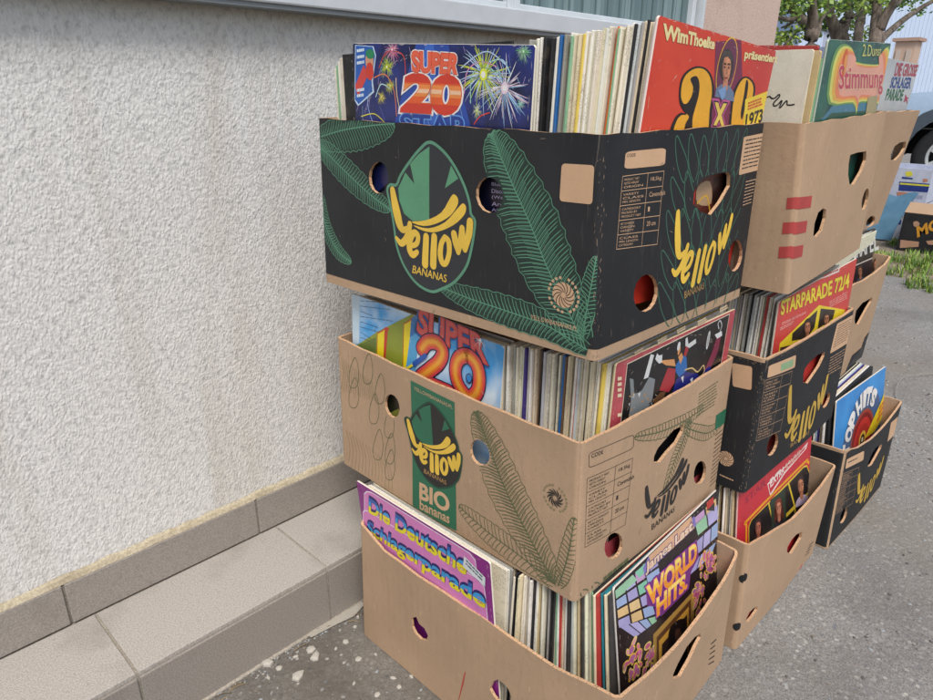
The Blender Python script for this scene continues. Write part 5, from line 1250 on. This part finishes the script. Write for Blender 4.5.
def art_mo(f):
    otext(f, 'MO', zd([(540,470),(770,380),(790,480),(548,570)]), [(.04, 'd99a34')], 1); otext(f, 'RE', zd([(790,375),(960,330),(980,430),(810,470)]), [(.04, 'd99a34')], 1)
    for p in ([(502,425),(520,412),(550,414),(568,436),(560,462),(530,472),(506,458)], [(375,598),(560,618),(555,668),(368,680)], [(630,610),(720,600),(720,650),(650,645)]): f.fill(f.P(zd(p)), ink('b98f74', .7), 1)
    otext(f, 'O', zd([(770,600),(830,590),(830,650),(770,655)]), [(.02, 'b98f74')], 2)
carton('fruit_carton', (4.38, -.46, 0), (4.74, .012, .236), 0, BP, 'black fruit carton with orange capitals standing in the grass', art_mo)
# blue sheet
m = MB(); P0 = [(4.55,.235,.02),(4.55,.06,.02),(4.62,.045,.30),(4.64,.16,.36),(4.62,.25,.30)]
vs = []; 
for i in range(9):
    for j in range(9):
        u, v = i/8, j/8; vs.append((4.62+.12*v+.018*mn.noise(V((u*4, v*4, 0))), .34-.24*u-.07*v*v, .01+(.27+.04*u)*v+.02*mn.noise(V((u*3, v*3, 5)))*v))
m.add(vs, [[i*9+j, (i+1)*9+j, (i+1)*9+j+1, i*9+j+1] for i in range(8) for j in range(8)], ink('56829c', .55), True)
m.add([(x+.01, y, z_) for x, y, z_ in vs], [[i*9+j+1, (i+1)*9+j+1, (i+1)*9+j, i*9+j] for i in range(8) for j in range(8)], ink('4a7fa6', .45), True)
meta(m.build('plastic_bag', None, (4.6, .2, 0)), 'steel blue plastic bag slumped against the white cartons', 'plastic bag')

# ------------------------------------------------------------------ parked car (seen behind the boxes)
PAINT = ink('a9c0d6', .25, wear=.02, gloss=.6); RUB = ink('1c1d1f', .8); GLS = ink('2c3a42', .1, gloss=.8); GREYP = ink('4a5560', .5); RIM = ink('b4b8ba', .35); CHR = ink('c9cdd0', .25)
wc = at_depth(943, 180, 6.9); CW = V((wc.x, wc.y, .33)); cd_ = V((.12, -1, 0)).normalized(); cn = V((-1, -.12, 0)).normalized()   # car runs away from the wheel towards the house; cn faces the camera
car = empty('parked_car', (CW.x, CW.y, 0)); meta(car, 'pale blue parked car with dark lower sill standing beyond the cartons', 'car')
def cp(a, n_, z_): return CW+cd_*a+cn*n_+V((0, 0, z_-.33))   # a along, n_ towards the camera
def car_wheel(a):
    w = MB(); prof = [(.19, .03), (.27, .045), (.318, .03), (.33, -.02), (.33, -.14), (.31, -.18), (.2, -.18)]; N = 36
    def rev(pr, mat):
        vs = []; fs = []
        for k in range(N):
            t = 6.2832*k/N
            for r, d in pr: vs.append(cp(a+r*math.cos(t), d, .33+r*math.sin(t)))
        L_ = len(pr)
        for k in range(N):
            for i in range(L_-1): fs.append([k*L_+i, ((k+1) % N)*L_+i, ((k+1) % N)*L_+i+1, k*L_+i+1])
        return vs, fs
    vs, fs = rev(prof, RUB); w.add(vs, fs, RUB, True); ty = w.build('wheel', car, cp(a, 0, .33))
    r = MB(); vs, fs = rev([(.205, .02), (.2, .035), (.178, .03), (.172, -.02), (.172, -.10)], RIM); r.add(vs, fs, RIM, True)
    vs, fs = rev([(.172, -.06), (.001, -.06)], RUB); r.add(vs, fs, RUB)
    for k in range(7):
        t = 6.2832*k/7; c, s_ = math.cos(t), math.sin(t); q = lambda rr, o_, d: cp(a+rr*c-o_*s_, d, .33+rr*s_+o_*c)
        r.add([q(.03, -.03, .01), q(.03, .03, .01), q(.178, .02, .02), q(.178, -.02, .02), q(.03, -.03, -.02), q(.03, .03, -.02), q(.178, .02, -.02), q(.178, -.02, -.02)], [[0, 1, 2, 3], [4, 7, 6, 5], [0, 4, 5, 1], [1, 5, 6, 2], [2, 6, 7, 3], [3, 7, 4, 0]], RIM)
    vs, fs = rev([(.05, .0), (.045, .02), (.001, .025)], RIM); r.add(vs, fs, RIM, True); r.build('rim', ty, cp(a, 0, .33))
car_wheel(0); car_wheel(2.55)
# body side profile, wheel openings cut out
prof = [(-.82,.42),(-.86,.62),(-.80,.84),(-.55,.93),(-.05,.98),(.55,1.36),(.95,1.47),(2.0,1.49),(2.75,1.40),(3.15,1.08),(3.28,.9),(3.30,.5),(3.22,.36)]
low = [(2.55+.40,.30)]+[(2.55+.40*math.cos(t*.3142), .33+.40*math.sin(t*.3142)) for t in range(0, 11)]+[(.40,.28)]+[(.40*math.cos(t*.3142), .33+.40*math.sin(t*.3142)) for t in range(0, 11)]+[(-.42,.30)]
poly = prof+low
r_ = delaunay_2d_cdt([V(p) for p in poly]+[V((x*.2, z_*.1)) for x in range(-3, 16) for z_ in range(5, 14)], [(i, (i+1) % len(poly)) for i in range(len(poly))], [], 0, 1e-5)
tri = [list(t) for t in r_[2] if inside((sum(r_[0][i][0] for i in t)/3, sum(r_[0][i][1] for i in t)/3), poly)]
def side_n(z_): return .06-.10*max(0, (z_-.85)/.6)**1.3*2.0-.05*max(0, (.5-z_)/.3)
b = MB()
b.add([cp(p[0], side_n(p[1]), p[1]) for p in r_[0]], tri, PAINT, True); b.add([cp(p[0], -1.62-side_n(p[1]), p[1]) for p in r_[0]], [t[::-1] for t in tri], PAINT, True)
n = len(prof); b.add([cp(x, side_n(z_), z_) for x, z_ in prof]+[cp(x, -1.62-side_n(z_), z_) for x, z_ in prof], [[i, i+1, n+i+1, n+i] for i in range(n-1)], PAINT, False)
for a0 in (0, 2.55):
    A = [(a0+.40*math.cos(t*.3142), .33+.40*math.sin(t*.3142)) for t in range(0, 11)]
    b.add([cp(x, side_n(z_), z_) for x, z_ in A]+[cp(x, -.35, z_) for x, z_ in A]+[cp(a0, -.35, .33)], [[i, i+1, 12+i, 11+i] for i in range(10)]+[[11+i, 12+i, 22] for i in range(10)], RUB)
b.build('body', car, cp(0, 0, 0))
g = MB()
for q in ([(.12,.985),(.62,1.33),(.95,1.42),(1.15,1.43),(1.15,.98)], [(1.22,.98),(1.22,1.43),(2.0,1.43),(2.1,1.0)], [(2.17,1.0),(2.07,1.43),(2.7,1.34),(2.95,1.08)]): g.add([cp(x, side_n(z_)+.006, z_) for x, z_ in q], [list(range(len(q)))], GLS)
g.build('window', car, cp(1, 0, 1))
g = MB(); A = [(.41,.30),(.46,.44),(.42,.56),(.33,.66)]; g.add([cp(x, side_n(z_)+.01, z_) for x, z_ in [(.48,.28),(2.07,.28),(2.07,.50),(.48,.50)]], [[0, 1, 2, 3]], GREYP)
arch = [(.52*math.cos(t*.3142), .33+.52*math.sin(t*.3142)) for t in range(0, 11)]; ar2 = [(.40*math.cos(t*.3142), .33+.40*math.sin(t*.3142)) for t in range(0, 11)]
for a0 in (0, 2.55): g.add([cp(a0+x, side_n(z_)+.012, z_) for x, z_ in arch]+[cp(a0+x, side_n(z_)+.012, z_) for x, z_ in ar2], [[i, i+1, 12+i, 11+i] for i in range(10)], GREYP)
g.build('sill_trim', car, cp(1, 0, .3))
g = MB(); 
for x in (.5, 1.18, 2.12): g.add([cp(x, side_n(z_)+.004, z_) for z_ in (.5, .7, .96)]+[cp(x+.008, side_n(z_)+.004, z_) for z_ in (.5, .7, .96)], [[0, 1, 4, 3], [1, 2, 5, 4]], RUB)
g.add([cp(x, side_n(.62)+.006, z_) for x, z_ in ((-.5,.60),(3.0,.60),(3.0,.612),(-.5,.612))], [[0, 1, 2, 3]], RUB); g.build('door_seam', car, cp(1, 0, .6))
g = MB(); g.box((-.09, -.08, -.05), (.09, .08, .06), GREYP, .03, Matrix.Translation(cp(.38, .14, 1.02))); g.build('mirror', car, cp(.38, .14, 1.02))
for x in (1.02, 1.95): g = MB(); g.box((-.012, -.08, -.012), (.012, .08, .012), PAINT, .005, Matrix.Translation(cp(x, .085, .82))); g.build('handle', car, cp(x, .09, .82))
g = MB(); g.add([cp(x, side_n(.7)+.01, z_) for x, z_ in ((-.84,.64),(-.62,.66),(-.6,.8),(-.78,.8))], [[0, 1, 2, 3]], CHR); g.build('headlight', car, cp(-.7, 0, .7))

# ------------------------------------------------------------------ trees and far buildings
def bark():
    m, t, b = nt('bark'); co = objco(t); n = noise(t, 18, 5, objco(t, (1, 1, .25)), .7)
    t.links.new(mix(t, lin('4a3f36'), lin('83776a'), ramp(t, n, [(.35, 0), (.65, 1)])), b.inputs['Base Color']); b.inputs['Roughness'].default_value = .9; bump(t, b, n, .8, .02); return m
BARK = bark()
LEAVES = [ink(c_, .5) for c_ in ('55752f', '6d8f36', '86a640', '9dba4c', '466630', 'b3cb5c')]
def leafy(mb, c, R_, n, rg, bias=0, size=.05):
    for _ in range(n):
        while True:
            q = V((rg.uniform(-1, 1), rg.uniform(-1, 1), rg.uniform(-1, 1)))
            if q.length < 1: break
        p = c+V((q.x*R_, q.y*R_, q.z*R_*.7)); a = V((rg.uniform(-1, 1), rg.uniform(-1, 1), rg.uniform(-.6, .4))).normalized(); bb = a.cross(V((rg.uniform(-1, 1), rg.uniform(-1, 1), rg.uniform(-1, 1)))).normalized(); s_ = size*rg.uniform(.6, 1.3)
        mb.add([p, p+a*s_*.5+bb*s_*.34, p+a*s_, p+a*s_*.5-bb*s_*.34], [[0, 1, 2, 3]], LEAVES[max(0, min(5, rg.randrange(4)+bias))])
def tree(label, D, trunk, limbs, clumps, seed, rt=.1, leafsize=.07):
    """trunk and limbs follow the picture's outline at distance D, with depth of their own"""
    rg = random.Random(seed); W = lambda p, dd=0: at_depth(p[0], p[1], D+dd)
    top = W(trunk[0]); root = empty('deciduous_tree', (top.x, top.y, 0)); meta(root, label, 'tree', 'trees beyond the boxes')
    m = MB(); P = [V((top.x+.05, top.y-.03, -.02)), V((top.x, top.y, .4))]+[W(p) for p in trunk]; n = len(P)
    m.tube(P, [rt*1.5, rt*1.15]+[rt*(1-.25*i/n) for i in range(n-2)], BARK, 10)
    for L_, r0, dd in limbs:
        Q = [W(p, dd*i/len(L_)) for i, p in enumerate(L_)]; k = len(Q); m.tube([V(x) for x in smooth([tuple(q) for q in Q], 3)], [r0*(1-.6*i/(3*k-2)) for i in range(3*k-2)], BARK, 8)
    m.build('trunk', root, (top.x, top.y, 0)); c = MB()
    for (x, y, R_, n_, bias, dd) in clumps: leafy(c, W((x, y), dd), R_, int(n_*1.7), rg, bias, leafsize)
    c.build('crown', root, (top.x, top.y, 2))
tree('forked tree with dark leafy limbs beside the stone pillar, leftmost of the trees', 7.0, [(812,46),(811,38),(812,30)],
  [([(812,32),(806,24),(799,17),(792,9),(786,-2),(776,-30)], .06, .6), ([(812,31),(813,18),(812,6),(815,-20),(820,-60)], .062, -.4), ([(815,40),(819,30),(822,18),(834,8)], .028, .3), ([(797,18),(788,20),(778,17),(770,14)], .028, -.3), ([(794,22),(786,26),(781,28)], .016, .1), ([(783,47),(793,36),(800,30)], .014, .2)],
  [(784,42,.13,60,3,.1), (795,33,.13,70,3,.1), (776,38,.10,40,3,0), (783,8,.24,120,0,.3), (797,3,.2,80,1,-.2), (812,-2,.25,100,1,.2), (826,3,.2,70,1,.1), (778,-20,.5,300,2,.3), (815,-45,.8,600,1,0), (785,-70,.8,600,2,0), (776,2,.15,90,3,.2)], 3, .075, .05)
tree('thick tree splitting in a V with light green leaves, second of the trees', 7.8, [(841,56),(840,44),(840,36)],
  [([(838,38),(833,24),(829,12),(828,-2),(826,-30)], .075, -.3), ([(841,38),(845,26),(849,12),(850,-2),(856,-30)], .058, .5), ([(849,16),(842,20),(838,26)], .03, .2), ([(852,18),(858,13),(866,9)], .02, .2)],
  [(846,0,.24,60,3,.2), (840,6,.15,30,3,0), (824,22,.1,25,1,.1), (828,29,.09,22,2,.1), (835,-20,.8,600,2,0), (862,-40,.9,700,2,.3)], 5, .105, .055)
tree('slim bluish grey stemmed tree with yellow green leaves between two thicker ones', 8.6, [(857,58),(858,38),(860,22)],
  [([(860,24),(862,8),(864,-10),(868,-40)], .062, .2), ([(861,18),(870,10),(880,4)], .02, .2)],
  [(852,33,.16,55,4,.3), (866,34,.14,45,4,.2), (850,24,.12,26,4,.2), (868,3,.2,70,3,.1), (876,-2,.2,55,3,0), (862,11,.12,22,3,0), (874,-30,.8,600,2,.2)], 7, .06, .055)
tree('broad trunk with a long bare limb reaching right, rightmost of the trees', 7.2, [(877,60),(876,44),(877,34)],
  [([(876,38),(876,24),(877,8),(874,-8),(868,-40)], .07, .2), ([(879,30),(885,17),(892,6),(897,-4),(905,-30)], .06, -.3), ([(879,42),(885,36),(895,27),(906,18),(918,10),(933,1),(960,-14)], .042, .5), ([(892,8),(900,2),(903,-3)], .02, 0)],
  [(873,0,.15,45,3,.1), (902,3,.07,16,1,.1), (902,27,.04,7,0,.2), (919,13,.04,10,0,.3), (882,-20,.5,350,2,0), (905,-45,.8,550,2,.3), (935,-40,.8,400,2,.4)], 9, .082, .05)
for x_ in range(6):   # dense planting far off behind the pillar side
    pass
PB = ink('c3d3e8', .6, wear=.04); PW = ink('dfe2e4', .7); PCH = ink('cdb09a', .7)
def block(name, label, cat, lo, hi, mat, floors, bays, wmat, roof=None):
    root = empty(name, ((lo[0]+hi[0])/2, (lo[1]+hi[1])/2, 0)); meta(root, label, cat); m = MB(); m.box(lo, hi, mat); m.build('wall', root, (lo[0], lo[1], 0))
    fh = (hi[2])/floors; bw = (hi[1]-lo[1])/bays
    for i in range(floors):
        for j in range(bays):
            w = MB(); y0 = lo[1]+bw*(j+.25); z0 = fh*(i+.3); w.box((lo[0]-.05, y0, z0), (lo[0]-.005, y0+bw*.5, z0+fh*.5), wmat); w.build('window', root, (lo[0], y0, z0))
    r = MB(); r.box((lo[0]-.1, lo[1]-.1, hi[2]+.01), (hi[0]+.1, hi[1]+.1, hi[2]+.12), roof or mat); r.build('roof', root, (lo[0], lo[1], hi[2]))
pb = at_depth(935, 60, 34)
# pale hall far right: its roofline runs up to the right as in the picture
hall = empty('warehouse', (pb.x, pb.y, 0)); meta(hall, 'large pale blue metal clad hall far behind the trees on the right', 'building')
m = MB(); A_, B_ = at_depth(800, 36, 44), at_depth(990, -22, 40); C_ = B_+V((8, -14, 0))
pts = [V((A_.x, A_.y, 0)), V((B_.x, B_.y, 0)), V((B_.x, B_.y, B_.z)), V((A_.x, A_.y, B_.z*.93))]
out = V((12, 8, 0)); out = V((8, 8, 0)); m.add(pts+[p+out for p in pts], [[0, 1, 2, 3], [4, 7, 6, 5], [3, 2, 6, 7], [1, 5, 6, 2], [0, 3, 7, 4]], PB); m.build('wall', hall, pts[1])
m = MB(); dv = (pts[1]-pts[0]); nn = V((dv.y, -dv.x, 0)).normalized()
if nn.dot(CAM-pts[0]) < 0: nn = -nn
for k in range(1, 44):
    p = pts[0]+dv*k/44; d = dv.normalized()*.03; hgt = V((0, 0, pts[3].z+(pts[2].z-pts[3].z)*k/44)); m.add([p-d+nn*.01, p+nn*.018, p+d+nn*.01, p-d+nn*.01+hgt, p+nn*.018+hgt, p+d+nn*.01+hgt], [[0, 1, 4, 3], [1, 2, 5, 4]], PB)
m.build('cladding_ribs', hall, pts[0])
ph = at_depth(903, 60, 24); block('small_house', 'small peach coloured house behind the silver sleeve in the far distance', 'house', (ph.x, ph.y-.3, 0), (ph.x+.8, ph.y+.35, at_depth(903, 42, 24).z), PCH, 2, 2, ink('c9b8a8', .5), ink('b89884', .7))
pw = at_depth(790, 40, 45); block('apartment_block', 'low pale lavender apartment block seen between the pillar and the trees', 'building', (pw.x, pw.y-3, 0), (pw.x+8, pw.y+12, at_depth(790, 33, 45).z), ink('c2c8dc', .6), 1, 9, ink('8a93a8', .4), ink('7c7f8a', .6))

# ------------------------------------------------------------------ light
w = bpy.data.worlds.new('World'); scene.world = w; w.use_nodes = True; t = w.node_tree
bg = t.nodes['Background']; sky = t.nodes.new('ShaderNodeTexSky'); sky.sky_type = 'NISHITA'; sky.sun_disc = False
SUN_E, SUN_A = 56, 232      # elevation; azimuth the light comes from, measured from +x towards +y
sky.sun_elevation = radians(SUN_E); sky.sun_rotation = radians(90-SUN_A); sky.air_density = 1.0; sky.dust_density = 3.0; sky.ozone_density = 1.0
t.links.new(sky.outputs['Color'], bg.inputs['Color']); bg.inputs['Strength'].default_value = .12
ld = bpy.data.lights.new('sun', 'SUN'); ld.energy = 2.0; ld.angle = radians(20); ld.color = (1, .975, .945)
lo_ = bpy.data.objects.new('sun', ld); COL.objects.link(lo_)
a, e = radians(SUN_A), radians(SUN_E); dv = V((math.cos(a)*math.cos(e), math.sin(a)*math.cos(e), math.sin(e))); lo_.rotation_euler = dv.to_track_quat('Z', 'Y').to_euler(); lo_.location = (0, -3, 4)
vs_ = scene.view_settings; vs_.view_transform = 'Standard'; vs_.look = 'None'; vs_.gamma = 1; vs_.exposure = 0.38; vs_.use_curve_mapping = False
scene.render.engine = 'CYCLES'
